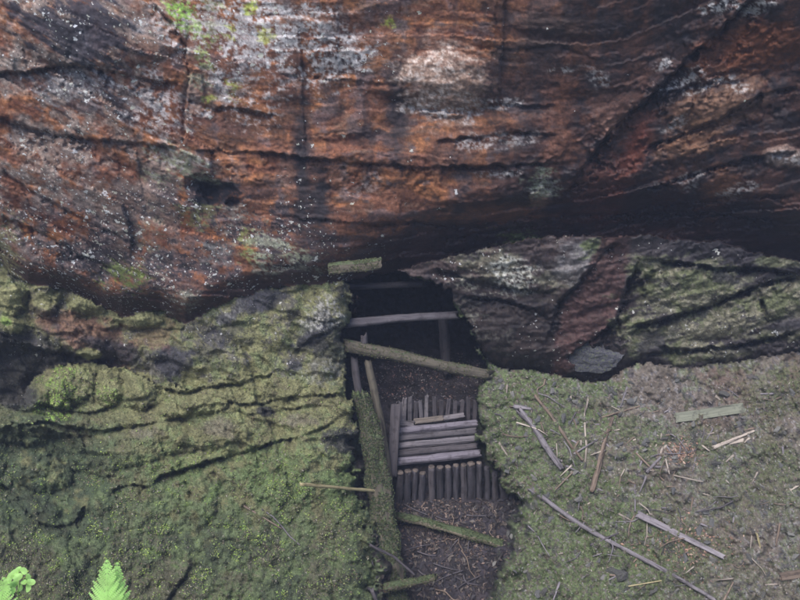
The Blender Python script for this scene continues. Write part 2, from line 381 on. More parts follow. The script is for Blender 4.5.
c = mix(c, (.048,.028,.027), isC * sst(by - PY, 30, 6) * .88)  # underside along the brow darkened too
for cx, cy, rx, ry_, a, col, k in ((632,155,12,42,25,(.15,.042,.024),.75),(600,190,26,34,35,(.10,.038,.028),.7),(615,100,30,16,-40,(.12,.06,.045),.6),(755,50,60,22,-15,(.16,.052,.02),.7),(650,235,40,8,0,(.12,.05,.035),.5),
        (715,105,44,22,-22,(.20,.11,.07),.8),(695,140,34,14,-20,(.22,.11,.06),.7),(720,185,14,24,25,(.16,.07,.035),.7),(785,157,22,9,0,(.26,.19,.16),.8),(540,200,10,8,0,(.28,.16,.11),.9),(500,215,38,8,-3,(.22,.10,.06),.8),(560,110,20,40,0,(.15,.06,.035),.5),
        (560,145,16,20,0,(.19,.085,.055),.6),(610,125,10,8,0,(.22,.12,.09),.7),(545,30,40,16,0,(.055,.035,.03),.7)):
    c = mix(c, col, isC * blob(cx,cy,rx,ry_,a,.7,.5) * k)
# pale lichen and mineral bloom
wh = np.clip(blob(275,42,80,36,10,1.0,.5) + blob(335,52,50,12,10,.9,.4) + blob(235,15,50,40,0,1.0,.5) + blob(160,20,20,20,0,1,.5)*.5 + blob(235,90,40,22,40,1.2,.5)*.7 + blob(160,108,30,28,30,1.2,.5)*.8 + blob(75,85,35,16,0,1.2,.5)*.45, 0, 1)
c = mix(c, (.42,.395,.40), isC * wh * sst(nf + .8*nz, -.45, .35) * .85)
c = mix(c, (.36,.24,.185), isC * blob(440,82,38,34,0,.8,.5) * .85)
c = mix(c, (.48,.40,.36), isC * blob(438,68,27,18,0,1.3,.6) * sst(nf, -.2, .4) * .8)
c = mix(c, (.52,.42,.38), isC * blob(425,98,22,16,20,1.2,.5) * sst(nf, -.2, .25) * .8)
for cx, cy, rx, ry_, a, k in ((722,5,15,6,-20,.95),(760,5,14,6,-10,.9),(684,84,16,7,-20,.8),(700,88,20,5,-15,.8),(663,62,8,5,-30,.7),(735,85,12,6,30,.6),(545,182,12,7,0,.6),(540,190,16,8,0,.5),(495,103,26,5,0,.5),(440,113,30,5,5,.7),(505,140,36,6,-8,.55),(560,70,12,3,-8,.7),(505,173,22,3,-5,.7),
        (600,80,8,7,0,.6),(790,157,14,5,0,.7),(672,125,12,4,-30,.5),(690,180,12,6,-20,.6),(740,190,14,4,-15,.6),(175,165,18,11,10,.6),(200,162,14,8,10,.6),(365,185,14,8,-30,.3)):
    c = mix(c, (.45,.43,.43), isC * blob(cx,cy,rx,ry_,a,1.4,.6) * sst(nf, -.3, .3) * k)
# spots of green and yellow on the face
gy = [(185,170,16,9,(.33,.33,.24),.8),(205,176,12,6,(.36,.36,.27),.7),(235,222,14,12,(.30,.29,.26),.6),(300,262,22,7,(.26,.27,.22),.6),(268,268,14,6,(.34,.34,.28),.6),(222,250,14,9,(.28,.27,.26),.5),(150,230,10,14,(.2,.2,.14),.4),(185,300,12,8,(.28,.28,.22),.5),(177,8,11,11,LIME,1),(195,28,8,8,(.22,.30,.10),.9),(212,20,8,14,(.24,.25,.12),.7),(205,55,9,9,(.28,.32,.12),.9),(196,80,10,9,(.27,.25,.17),.8),(210,97,6,5,(.36,.40,.08),.9),(250,6,5,5,(.36,.40,.08),.9),(262,35,8,6,(.4,.42,.10),.7),(234,90,6,6,(.4,.42,.10),.7),(232,32,5,6,(.4,.42,.1),.7),
      (390,22,6,4,(.36,.40,.08),.9),(245,234,7,9,(.24,.25,.08),.9),(250,252,9,7,(.27,.30,.09),.9),(200,215,14,9,(.20,.20,.09),.7),(120,275,20,11,(.16,.20,.06),.9),(285,255,24,6,(.30,.32,.22),.7),(262,245,12,12,(.33,.34,.26),.7),(540,185,12,12,(.30,.33,.22),.7),(515,236,16,5,(.14,.18,.06),.8),(8,255,10,20,(.24,.22,.11),.8),(5,240,8,12,(.26,.24,.14),.8),(175,165,20,14,(.30,.30,.18),.5)]
for cx, cy, rx, ry_, col, k in gy: c = mix(c, col, isC * blob(cx,cy,rx*1.1,ry_*1.1,0,1.7,.5) * sst(nf2 + nz*.5, -.5, .1) * k)

# left ledge rocks (2)
cm = np.zeros(c.shape) + L3(MOSS2)
cm = mix(cm, MOSS, sst(nm, -.1, .4) * .6)
cm = mix(cm, (.26,.235,.155), sst(nz, .1, .6) * .7)
bare = np.clip(sst(nz + .8*nf, .28, .5) * .8 + blob(255,302,22,10,-15,.7,.2) + blob(215,340,24,18,-20,1.1,.4)*.7 + blob(315,330,12,26,35,.9,.3)*.8 + blob(330,350,16,26,10,1.2,.4)*.7 + blob(165,362,22,15,0,.8,.3) + blob(255,410,10,5,0,.9,.3), 0, 1)
cm = mix(cm, (.065,.06,.072), bare * .88)
cm = mix(cm, (.055,.052,.068), np.clip(blob(262,302,26,11,-18,.5,.2) + blob(225,318,10,6,0,.6,.2) + blob(280,296,12,6,0,.7,.2) + blob(210,333,14,9,0,1,.3) + blob(222,342,10,9,0,1,.3) + blob(168,362,24,15,-20,.5,.2) + blob(293,362,10,10,0,.9,.3) + blob(312,336,16,6,-30,.8,.2), 0, 1) * .9)
cm = mix(cm, (.36,.35,.34), np.clip(blob(325,312,20,14,-35,1.2,.4) + blob(320,372,18,12,0,1.2,.4)*.5 + blob(225,315,24,8,-15,1.3,.4)*.4, 0, 1) * sst(nf2, -.15, .2) * .8)
brn = np.clip(blob(80,335,60,17,32,.6,.3) + blob(105,345,30,20,30,.6,.3) + blob(150,335,24,14,0,.8,.3)*.6, 0, 1)
cm = mix(cm, (.17,.09,.066), brn * .9); cm = mix(cm, (.05,.042,.05), brn * sst(nz, .1, .5) * .7)
cm = mix(cm, (.042,.036,.046), np.clip(blob(10,350,60,26,10,.5,.3) + blob(60,358,60,8,5,.5,.3) + blob(120,352,30,11,20,.6,.3) + blob(15,385,26,24,0,.6,.3), 0, 1) * .9)  # far-left recess and overhang: shade painted dark
for cx, cy, rx, ry_ in ((45,300,15,12),(90,303,24,10),(140,319,20,7),(12,300,16,15),(10,325,14,9),(90,354,11,5)):
    cm = mix(cm, MOSS2, blob(cx,cy,rx,ry_,8,.5,.2) * .95)
cm = mix(cm, LIME, blob(5,322,7,5,0,.9,.3) * .7)
# mossy slope (3)
cl = np.zeros(c.shape) + L3(MOSS2)
cl = mix(cl, MOSS, sst(nm + (PY-430)/160, -.2, .5))
cl = mix(cl, (.17,.145,.095), sst(nz, .15, .65) * .6)
cl = mix(cl, (.140,.200,.080), sst(nl*.7 + nm*.6 + sst(PX,120,330)*.25, .10, .55) * sst(PY, 430, 470) * .8)
cl = mix(cl, (.245,.24,.115), sst(nm - .3*nf, .15, .6) * sst(PY, 500, 440) * .7)
cl = mix(cl, MOSSD, sst(nz + .5*nf, -.1, .5) * sst(PY, 470, 560) * .75)
cl = mix(cl, (.115,.095,.078), sst(nl + nf*.5, -.1, .4) * sst(PY, 480, 560) * .75)
cl = mix(cl, MOSSD, np.clip(blob(40,470,90,70,15,.5,.5), 0, 1) * sst(nz, -.8, 0) * .9)  # shade of the left hollow painted in with the dark moss colour
cl = mix(cl, (.048,.058,.042), sst(nz - .4*nl, -.3, .5) * sst(PY + .12*(260-PX), 500, 570) * .75)
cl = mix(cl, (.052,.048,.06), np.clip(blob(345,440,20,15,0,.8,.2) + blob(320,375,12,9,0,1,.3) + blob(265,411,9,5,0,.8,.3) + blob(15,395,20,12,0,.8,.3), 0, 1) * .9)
cl = mix(cl, (.20,.165,.145), np.clip(blob(222,427,15,10,20,1,.4) + blob(300,420,20,6,0,1,.4) + blob(140,432,14,6,0,1,.4), 0, 1) * .6)
cl = mix(cl, LIME, np.clip(blob(60,388,14,20,15,1.3,.3) + blob(58,412,12,9,0,1.3,.3) + blob(107,395,10,12,0,1.5,.3)*.6, 0, 1) * sst(nf2, .12, .25) * .9)
# right rock mass (4)
c4 = np.zeros(c.shape) + L3((.060,.044,.044))
c4 = mix(c4, (.040,.034,.042), sst(cst + cst2 + nz*.5, -.3, .5) * .8)
c4 = mix(c4, (.20,.20,.14), blob(510,272,70,17,12,.8,.4) * sst(nz, -.5, .3) * .85)
c4 = mix(c4, (.38,.38,.35), blob(512,275,22,12,10,1.2,.4) * sst(nf, -.2, .2) * .8)
c4 = mix(c4, (.17,.16,.165), blob(585,262,34,22,-10,.7,.3) * .8)
c4 = mix(c4, (.14,.18,.06), blob(600,250,14,12,0,1.2,.4) * .7)
c4 = mix(c4, (.27,.26,.22), np.clip(blob(468,285,26,6,20,1.2,.4) + blob(460,315,16,18,30,1.4,.4)*.6 + blob(500,340,30,10,30,1.5,.4)*.4, 0, 1) * sst(nf, 0, .25) * .8)
c4 = mix(c4, (.075,.048,.042), sst(PX, 600, 560) * sst(nz, -.2, .6) * .6)
c4 = c4 * (1 - .55 * sst(PX, 640, 600) * sst(PY, 280, 310))[..., None]  # deep shade of the outcrop put into its colour, left and low
e1 = interp([(235,602),(270,586),(300,566),(340,556),(378,548)], QY); e2 = interp([(235,642),(260,632),(300,622),(325,612),(350,588),(378,560)], QY)
slab = sst(QX - e1, -2, 3) * sst(e2 - QX, -2, 3)
c4 = mix(c4, (.068,.036,.034), slab * .95)
c4 = mix(c4, (.045,.034,.038), slab * sst(nz, .1, .8) * .7)
mr = sst(QX - .0*QY, 622, 636)
mossR = mr * sst(nz + .4*nm, .30, -.15)
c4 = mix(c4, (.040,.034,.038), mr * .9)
c4 = mix(c4, (.022,.019,.024), sst(PX, 640, 690) * sst(PY - by, 30, 12) * .9)  # shade below the brow painted onto the outcrop top
mk = np.clip(blob(655,268,28,12,0,.7,.3) + blob(690,290,55,24,-10,.6,.3) + blob(722,318,60,22,-14,.6,.3) + blob(785,300,26,22,0,.6,.3) + blob(700,352,42,11,0,.7,.3) + blob(640,330,20,24,0,.8,.3) + blob(780,262,26,5,0,1,.3)*.6 + blob(775,335,30,7,-8,.7,.3)*.7, 0, 1)
c4 = mix(c4, (.150,.165,.085), mk * .85); c4 = mix(c4, (.24,.215,.17), mk * sst(nz + nf*.4, -.2, .4) * .75); c4 = mix(c4, (.05,.045,.052), mk * sst(nm + .6*nf2, .35, .6) * .8)
c4 = mix(c4, (.05,.045,.052), np.clip(blob(650,345,14,14,0,.8,.3) + blob(745,345,10,6,0,.8,.3) + blob(790,325,26,8,-8,.6,.3) + blob(725,278,14,6,10,.9,.3), 0, 1) * .9)
# debris slope (5)
cd_ = np.zeros(c.shape) + L3((.155,.130,.114))
cd_ = mix(cd_, (.25,.235,.25), sst(nz + nf, .2, .8) * .8)
cd_ = mix(cd_, (.14,.095,.082), sst(nl + nf2*.6, .05, .5) * .75)
mo = np.clip(sst(nz + .5*nl + .15, .10, .5) * .75 + sst(PX - 4*nz*6 - .10*(PY-400), 650, 530) + blob(570,560,120,70,0,.9,.4)*1.0 + blob(700,590,90,25,0,1,.5)*.4 + .03 + blob(760,480,60,40,0,1,.5)*.6 + blob(785,390,30,20,0,1,.5)*.6 + blob(640,430,70,12,10,.9,.3)*.6 + blob(745,460,60,14,0,.9,.4)*.5, 0, 1)
cd_ = mix(cd_, (.140,.190,.082), mo * sst(nf2, -.6, .1) * (.9 - .3*sst(PX, 600, 740)))
cd_ = mix(cd_, (.05,.047,.055), sst(nm + nf*.6, .35, .7) * .8)
# pit (6)
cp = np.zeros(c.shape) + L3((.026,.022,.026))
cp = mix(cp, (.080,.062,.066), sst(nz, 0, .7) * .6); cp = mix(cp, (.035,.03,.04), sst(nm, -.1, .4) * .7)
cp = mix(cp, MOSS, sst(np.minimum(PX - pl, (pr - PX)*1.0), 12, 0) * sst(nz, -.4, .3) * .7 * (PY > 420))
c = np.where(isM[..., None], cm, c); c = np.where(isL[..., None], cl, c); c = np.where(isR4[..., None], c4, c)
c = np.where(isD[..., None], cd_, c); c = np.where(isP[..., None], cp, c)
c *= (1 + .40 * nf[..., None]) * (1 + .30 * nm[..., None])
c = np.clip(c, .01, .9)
# masks: speck density (white lichen dots), moss fluff, wet sheen
speck = isC * (.40 + .5*pm + .4*wh + .35*lf - .1*rd) + isM * .45 + isL * .22 + isR4 * .45 + isD * .30 + isP * .10
speck = speck * (1 - blob(216,193,26,15,10,.3,.2))
speck = np.clip(speck * (.55 + .9 * sst(nz, -.3, .5)), 0, 1)
fluff = np.clip(isL * 1.0 + isM * sst(c[..., 1] - c[..., 0], -.03, .02) + isD * mo * .8 + isR4 * mk * .7, 0, 1)
wet = isC * np.clip(rd * .5 + band * .6 + dk*.3, 0, 1) + isR4 * .35

# ------------------------------------------------------------------ materials
def nodes(name):
    m = bpy.data.materials.new(name); m.use_nodes = True; t = m.node_tree
    return m, t, t.nodes['Principled BSDF']
def N(t, typ, **k):
    n = t.nodes.new(typ)
    for a, b in k.items():
        if a in n.inputs: n.inputs[a].default_value = b
        else: setattr(n, a, b)
    return n
def MX(t, fac, a, b, blend='MIX'):
    n = t.nodes.new('ShaderNodeMix'); n.data_type = 'RGBA'; n.blend_type = blend
    for i, v in ((0, fac), (6, a), (7, b)):
        if isinstance(v, bpy.types.NodeSocket): t.links.new(v, n.inputs[i])
        elif v is not None: n.inputs[i].default_value = v if i == 0 else (*v, 1) if len(v) == 3 else v
    return n.outputs[2]
def MT(t, op, a, b=None, clamp=False):
    n = t.nodes.new('ShaderNodeMath'); n.operation = op; n.use_clamp = clamp
    for i, v in ((0, a), (1, b)):
        if v is None: continue
        if isinstance(v, bpy.types.NodeSocket): t.links.new(v, n.inputs[i])
        else: n.inputs[i].default_value = v
    return n.outputs[0]
def MR(t, v, a, b, c_=0.0, d=1.0):
    n = t.nodes.new('ShaderNodeMapRange'); t.links.new(v, n.inputs[0])
    for i, q in enumerate((a, b, c_, d)): n.inputs[i+1].default_value = q
    return n.outputs[0]

def rock_material():
    m, t, b = nodes('rock')
    col = N(t, 'ShaderNodeAttribute', attribute_name='albedo'); msk = N(t, 'ShaderNodeAttribute', attribute_name='growth')
    sep = t.nodes.new('ShaderNodeSeparateColor'); t.links.new(msk.outputs['Color'], sep.inputs[0])
    sp, fl, wt = sep.outputs
    geo = t.nodes.new('ShaderNodeNewGeometry'); pos = geo.outputs['Position']
    def noise(scale, detail=4, rough=.6):
        n = N(t, 'ShaderNodeTexNoise', Scale=scale, Detail=detail, Roughness=rough); t.links.new(pos, n.inputs['Vector']); return n.outputs[0]
    def vor(scale, feature='F1'):
        n = N(t, 'ShaderNodeTexVoronoi', Scale=scale); n.feature = feature; t.links.new(pos, n.inputs['Vector']); return n
    n1 = noise(30, 5, .7); n2 = noise(90, 3, .7); n3 = noise(7, 5, .65)
    grain = MR(t, n1, .3, .7, .55, 1.45)
    cg = t.nodes.new('ShaderNodeCombineColor'); [t.links.new(grain, cg.inputs[i]) for i in range(3)]
    base = MX(t, 1.0, col.outputs['Color'], cg.outputs[0], 'MULTIPLY')
    # mossy parts: tiny light and dark sprigs
    vm = vor(34); sprig = MR(t, vm.outputs['Distance'], .0, .55, 1.0, 0.0)
    mossy = MX(t, MT(t, 'MULTIPLY', fl, MR(t, n2, .48, .66, 0, .6), True), base, (.05,.062,.032))
    hs = vm.outputs['Color']; sepc = t.nodes.new('ShaderNodeSeparateColor'); t.links.new(hs, sepc.inputs[0])
    lime = MT(t, 'MULTIPLY', MT(t, 'MULTIPLY', fl, MT(t, 'GREATER_THAN', sepc.outputs[0], .86)), MR(t, vm.outputs['Distance'], .34, .22), True)
    mossy = MX(t, MT(t, 'MULTIPLY', lime, .22), mossy, (.30,.33,.18))
    # white lichen dots of three sizes, gathered where the density says
    out = mossy
    for sc, thr, hard in ((4.5, .15, .74), (10.0, .22, .66), (24.0, .26, .86)):
        wv = N(t, 'ShaderNodeVectorMath', operation='ADD')
        nn = N(t, 'ShaderNodeTexNoise', Scale=sc*2.2, Detail=2.0); t.links.new(pos, nn.inputs['Vector'])
        scl = N(t, 'ShaderNodeVectorMath', operation='SCALE'); scl.inputs['Scale'].default_value = 1.1/sc; t.links.new(nn.outputs['Color'], scl.inputs[0])
        t.links.new(pos, wv.inputs[0]); t.links.new(scl.outputs[0], wv.inputs[1])
        v = N(t, 'ShaderNodeTexVoronoi', Scale=sc); t.links.new(wv.outputs[0], v.inputs['Vector'])
        sc_ = t.nodes.new('ShaderNodeSeparateColor'); t.links.new(v.outputs['Color'], sc_.inputs[0])
        pick = MT(t, 'GREATER_THAN', MT(t, 'MULTIPLY', sp, MT(t, 'ADD', n3, .5)), MT(t, 'ADD', MT(t, 'MULTIPLY', sc_.outputs[0], .75), hard*.62))
        size = MT(t, 'MULTIPLY', MT(t, 'ADD', sc_.outputs[1], .35), thr)
        dot = MT(t, 'LESS_THAN', v.outputs['Distance'], size)
        f = MT(t, 'MULTIPLY', MT(t, 'MULTIPLY', pick, dot), .88)
        tint = MX(t, sc_.outputs[2], (.62,.62,.66), (.48,.48,.40))
        out = MX(t, f, out, tint)
    t.links.new(out, b.inputs['Base Color'])
    rr = MT(t, 'SUBTRACT', MR(t, n1, .3, .7, .72, .95), MT(t, 'MULTIPLY', wt, .45)); t.links.new(rr, b.inputs['Roughness'])
    b.inputs['Specular IOR Level'].default_value = .35
    h = MT(t, 'ADD', MT(t, 'MULTIPLY', n1, .7), MT(t, 'MULTIPLY', n3, .8))
    h = MT(t, 'ADD', h, MT(t, 'MULTIPLY', n2, .35))
    h = MT(t, 'ADD', h, MT(t, 'MULTIPLY', MT(t, 'MULTIPLY', sprig, fl), .55))
    bp = N(t, 'ShaderNodeBump', Strength=.75, Distance=.035); t.links.new(MR(t, fl, 0, 1, .38, .85), bp.inputs['Strength']); t.links.new(h, bp.inputs['Height']); t.links.new(bp.outputs[0], b.inputs['Normal'])
    return m
ROCK = rock_material()

def wood_material(name, a, b_, moss=0.0, mosscol=(.058,.075,.038), dark=(.03,.026,.03)):
    m, t, b = nodes(name)
    tc = t.nodes.new('ShaderNodeTexCoord'); mp = N(t, 'ShaderNodeMapping'); mp.inputs['Scale'].default_value = (1.6, 22, 22)
    oi = t.nodes.new('ShaderNodeObjectInfo')
    ad = N(t, 'ShaderNodeVectorMath', operation='ADD'); t.links.new(tc.outputs['Object'], ad.inputs[0])
    cr = t.nodes.new('ShaderNodeCombineXYZ'); t.links.new(MT(t, 'MULTIPLY', oi.outputs['Random'], 40.0), cr.inputs[0]); t.links.new(cr.outputs[0], ad.inputs[1])
    t.links.new(ad.outputs[0], mp.inputs[0])
    n = N(t, 'ShaderNodeTexNoise', Scale=1.0, Detail=6.0, Roughness=.65); t.links.new(mp.outputs[0], n.inputs['Vector'])
    n2 = N(t, 'ShaderNodeTexNoise', Scale=9.0, Detail=5.0, Roughness=.6); t.links.new(ad.outputs[0], n2.inputs['Vector'])
    n3 = N(t, 'ShaderNodeTexNoise', Scale=60.0, Detail=3.0); t.links.new(ad.outputs[0], n3.inputs['Vector'])
    cc = MX(t, MR(t, n.outputs[0], .35, .62), a, b_)
    cc = MX(t, MR(t, n.outputs[0], .42, .33, 0, .85), cc, dark)
    cc = MX(t, MR(t, n2.outputs[0], .52, .68, 0, .55), cc, dark)
    val = MR(t, oi.outputs['Random'], 0, 1, .75, 1.25)
    cg = t.nodes.new('ShaderNodeCombineColor'); [t.links.new(val, cg.inputs[i]) for i in range(3)]
    cc = MX(t, 1.0, cc, cg.outputs[0], 'MULTIPLY')
    if moss > 0:
        geo = t.nodes.new('ShaderNodeNewGeometry'); sx = t.nodes.new('ShaderNodeSeparateXYZ'); t.links.new(geo.outputs['Normal'], sx.inputs[0])
        up = MR(t, sx.outputs[2], -.4, .8, -.25, .35)
        mm = MT(t, 'ADD', MT(t, 'ADD', n2.outputs[0], up), moss - .5)
        mf = MR(t, mm, .48, .60)
        mc = MX(t, MR(t, n3.outputs[0], .35, .65), mosscol, tuple(v*1.9 for v in mosscol))
        cc = MX(t, mf, cc, mc)
    t.links.new(cc, b.inputs['Base Color']); b.inputs['Roughness'].default_value = .85; b.inputs['Specular IOR Level'].default_value = .3
    h = MT(t, 'ADD', n.outputs[0], MT(t, 'MULTIPLY', n3.outputs[0], .35))
    bp = N(t, 'ShaderNodeBump', Strength=.7, Distance=.02); t.links.new(h, bp.inputs['Height']); t.links.new(bp.outputs[0], b.inputs['Normal'])
    return m
W_GREY = wood_material('weathered_grey_wood', (.13,.115,.13), (.27,.245,.27))
W_SHAFT = wood_material('shaft_grey_wood', (.075,.068,.08), (.16,.145,.165))  # copy of the grey wood, shaft's dimness put into the colour
W_SHAFT_MOSS = wood_material('shaft_mossy_wood', (.09,.078,.065), (.16,.14,.11), .10)  # mossy wood with the shaft's dimness in its colour
W_DARK = wood_material('dark_wood', (.055,.048,.056), (.105,.092,.105))  # plain dark wood tone
W_PALE = wood_material('pale_wood', (.30,.25,.22), (.48,.42,.37))
W_BROWN = wood_material('brown_stick_wood', (.14,.102,.080), (.24,.185,.150))
W_MOSS = wood_material('mossy_wood', (.15,.125,.10), (.24,.21,.16), .12)
W_MOSSY = wood_material('thick_moss_wood', (.12,.10,.08), (.2,.17,.13), .35)
W_GGREEN = wood_material('green_grey_wood', (.19,.20,.16), (.33,.34,.27), .0)
W_LOG = wood_material('rotten_log_wood', (.07,.06,.05), (.12,.105,.08), .22, mosscol=(.062,.082,.040))
W_PLANK = wood_material('plank_violet_wood', (.095,.085,.108), (.185,.168,.205))
W_BGREY = wood_material('brown_grey_wood', (.12,.10,.09), (.20,.17,.155))
W_STAKE = wood_material('stake_wood', (.036,.033,.042), (.085,.078,.095))
W_END = wood_material('cut_end_wood', (.085,.068,.062), (.19,.155,.14), dark=(.05,.04,.04))
W_STRAW = wood_material('straw_coloured_wood', (.42,.36,.20), (.58,.50,.30), dark=(.2,.15,.09))

def leaf_material(name, attr=True, col=(.1,.2,.04), trans=.25):
    m, t, b = nodes(name)
    if attr:
        a = N(t, 'ShaderNodeAttribute', attribute_name='albedo'); t.links.new(a.outputs['Color'], b.inputs['Base Color'])
        csrc = a.outputs['Color']
    else:
        n = N(t, 'ShaderNodeTexNoise', Scale=25.0, Detail=3.0); tc = t.nodes.new('ShaderNodeTexCoord'); t.links.new(tc.outputs['Object'], n.inputs['Vector'])
        csrc = MX(t, MR(t, n.outputs[0], .35, .65), col, tuple(v*1.45 for v in col)); t.links.new(csrc, b.inputs['Base Color'])
    b.inputs['Roughness'].default_value = .6
    if trans > 0:
        tr = t.nodes.new('ShaderNodeBsdfTranslucent'); t.links.new(csrc, tr.inputs[0])
        ms = t.nodes.new('ShaderNodeMixShader'); ms.inputs[0].default_value = trans
        o = t.nodes['Material Output']; t.links.new(b.outputs[0], ms.inputs[1]); t.links.new(tr.outputs[0], ms.inputs[2]); t.links.new(ms.outputs[0], o.inputs[0])
    return m
LEAFLET = leaf_material('small_leaves'); LITTER = leaf_material('dead_leaves', trans=.1)
FERN = leaf_material('fern_green', False, (.34,.56,.17), .4); YELG = leaf_material('young_leaf_green', False, (.34,.56,.17), .4)
STEM = leaf_material('stem_green', False, (.20,.30,.08), 0)

# ------------------------------------------------------------------ meshes of the setting
def tag(o, label=None, cat=None, group=None, kind=None):
    if label: o['label'] = label
    if cat: o['category'] = cat
    if group: o['group'] = group
    if kind: o['kind'] = kind
    return o
def mesh_from(name, V, Fc, mat, smooth=True, parent=None):
    me = bpy.data.meshes.new(name); V = np.asarray(V, float); Fc = np.asarray(Fc, int)
    me.vertices.add(len(V)); me.vertices.foreach_set('co', V.ravel())
    k = Fc.shape[1]
    me.loops.add(Fc.size); me.loops.foreach_set('vertex_index', Fc.ravel())
    me.polygons.add(len(Fc)); me.polygons.foreach_set('loop_start', np.arange(0, Fc.size, k)); me.polygons.foreach_set('loop_total', np.full(len(Fc), k))
    me.polygons.foreach_set('use_smooth', np.full(len(Fc), smooth))
    me.update(calc_edges=True); me.validate()
    me.materials.append(mat)
    o = bpy.data.objects.new(name, me); COL.objects.link(o)
    if parent: o.parent = parent
    return o
def put_attr(o, name, rgb):
    a = o.data.attributes.new(name, 'FLOAT_COLOR', 'POINT')
    d = np.ones((len(rgb), 4)); d[:, :3] = rgb; a.data.foreach_set('color', d.ravel())
H, Wd = PX.shape
idx = np.arange(H*Wd).reshape(H, Wd)
quads = np.stack([idx[:-1,:-1], idx[1:,:-1], idx[1:,1:], idx[:-1,1:]], -1).reshape(-1, 4)
rq = np.minimum.reduce([reg[:-1,:-1], reg[1:,:-1], reg[1:,1:], reg[:-1,1:]]).ravel()
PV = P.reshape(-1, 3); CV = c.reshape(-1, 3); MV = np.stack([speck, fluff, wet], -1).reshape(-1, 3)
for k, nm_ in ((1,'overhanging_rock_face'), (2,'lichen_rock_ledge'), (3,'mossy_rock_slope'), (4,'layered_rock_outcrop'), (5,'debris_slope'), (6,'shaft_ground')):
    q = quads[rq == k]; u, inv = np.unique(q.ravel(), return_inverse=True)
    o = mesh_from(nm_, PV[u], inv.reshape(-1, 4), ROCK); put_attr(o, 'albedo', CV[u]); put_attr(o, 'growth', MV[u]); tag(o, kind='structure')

# hilltop behind the face, and the near bank under the photographer
def sheet(name, xs, ys, zf, colr, fl=1.0):
    X, Yg = np.meshgrid(xs, ys); Z = zf(X, Yg)
    V = np.stack([X, Yg, Z], -1); n = fbm(V, .8, 4, 5.5)
    V[..., 2] += .10 * n
    h, w_ = X.shape; id_ = np.arange(h*w_).reshape(h, w_)
    q = np.stack([id_[:-1,:-1], id_[:-1,1:], id_[1:,1:], id_[1:,:-1]], -1).reshape(-1, 4)
    o = mesh_from(name, V.reshape(-1,3), q, ROCK)
    cc = np.zeros(V.shape) + L3(colr); cc *= 1 + .4*n[..., None]
    put_attr(o, 'albedo', cc.reshape(-1,3)); put_attr(o, 'growth', np.tile([.1, fl, 0], (h*w_, 1))); tag(o, kind='structure')
    return o
rz = lambda y: CAM[2] - 1.029 * (y - CAM[1])               # lower edge of what the photographer sees
def bankz(X, Yg):
    d = np.interp(Yg, [-60,-13.2,-12.4,-10.5,-8,-5,-3.2,-1], [0,0,1.5,.72,1.5,2.3,2.2,3.0])
    z = rz(Yg) - d
    return np.where(Yg < -12.4, CAM[2] - 1.5 + .0*X, z)
sheet('near_bank', np.concatenate([np.arange(-60,-9,3.), np.arange(-9,9,.18), np.arange(9,60,3.)]), np.concatenate([np.arange(-60,-14,3.), np.arange(-14,-.9,.15)]), bankz, (.07,.085,.035))
sheet('hilltop', np.arange(-80,81,2.), np.arange(-.6,80,2.), lambda X, Yg: 6.15 + .12*(Yg+.6) + 0*X, (.07,.09,.035))

# ------------------------------------------------------------------ timber
def frame_obj(name, p0, p1, up=None):
    """matrix with X along p0->p1 at the middle, Z towards up"""
    p0 = Vector(p0); p1 = Vector(p1); x = (p1 - p0).normalized(); up = Vector(up if up is not None else (0,0,1))
    y = up.cross(x).normalized(); z = x.cross(y)
    m = Matrix((x, y, z)).transposed().to_4x4(); m.translation = (p0 + p1) / 2
    return m, (p1 - p0).length
def tube_local(L, r0, r1, bend=(), n=26, k=10, knots=.12, seed=0, flat=1.0, broken=True):
    rs = np.random.default_rng(seed)
    V = []; ph = rs.uniform(0, 50)
    xs = np.linspace(-L/2, L/2, n)
    for i, x in enumerate(xs):
        t = i/(n-1); r = r0 + (r1-r0)*t
        oy = oz = 0
        if len(bend): oy = np.interp(t, np.linspace(0,1,len(bend)), [b[0] for b in bend]); oz = np.interp(t, np.linspace(0,1,len(bend)), [b[1] for b in bend])
        a = np.linspace(0, 2*math.pi, k, endpoint=False)
        q = np.stack([np.full(k, x*1.5/max(r0,.02)*.12+ph), np.cos(a)*1.2, np.sin(a)*1.2], -1)
        rr = r * (1 + knots*2.2*fbm(q, 1.0, 3, ph))
        ex = 0
        if broken and i in (0, n-1): ex = rs.uniform(-1, 1, k) * r * 1.1
        elif broken and i in (1, n-2): ex = rs.uniform(-.3, .3, k) * r
        V.append(np.stack([x + ex + 0*a, oy + np.cos(a)*rr, oz + np.sin(a)*rr*flat], -1))
    V = np.concatenate(V)
    Fc = [(i*k+j, i*k+(j+1)%k, (i+1)*k+(j+1)%k, (i+1)*k+j) for i in range(n-1) for j in range(k)]
    # ends
    V = np.vstack([V, [V[:k].mean(0)], [V[-k:].mean(0)]]); a_, b_ = len(V)-2, len(V)-1
    tris = [(a_, (j+1)%k, j, j) for j in range(k)] + [(b_, (n-1)*k+j, (n-1)*k+(j+1)%k, (n-1)*k+(j+1)%k) for j in range(k)]
    return V, Fc, [t_[:3] for t_ in tris]
def build(name, V, quads_, tris, mat, matrix, parent=None, smooth=True):
    me = bpy.data.meshes.new(name); me.from_pydata([tuple(v) for v in V], [], [tuple(f) for f in quads_] + [tuple(f) for f in tris]); me.update()
    for p in me.polygons: p.use_smooth = smooth
    me.materials.append(mat)
    o = bpy.data.objects.new(name, me); COL.objects.link(o)
    if parent: o.parent = parent; o.matrix_basis = matrix
    else: o.matrix_world = matrix
    return o
SEED = [100]
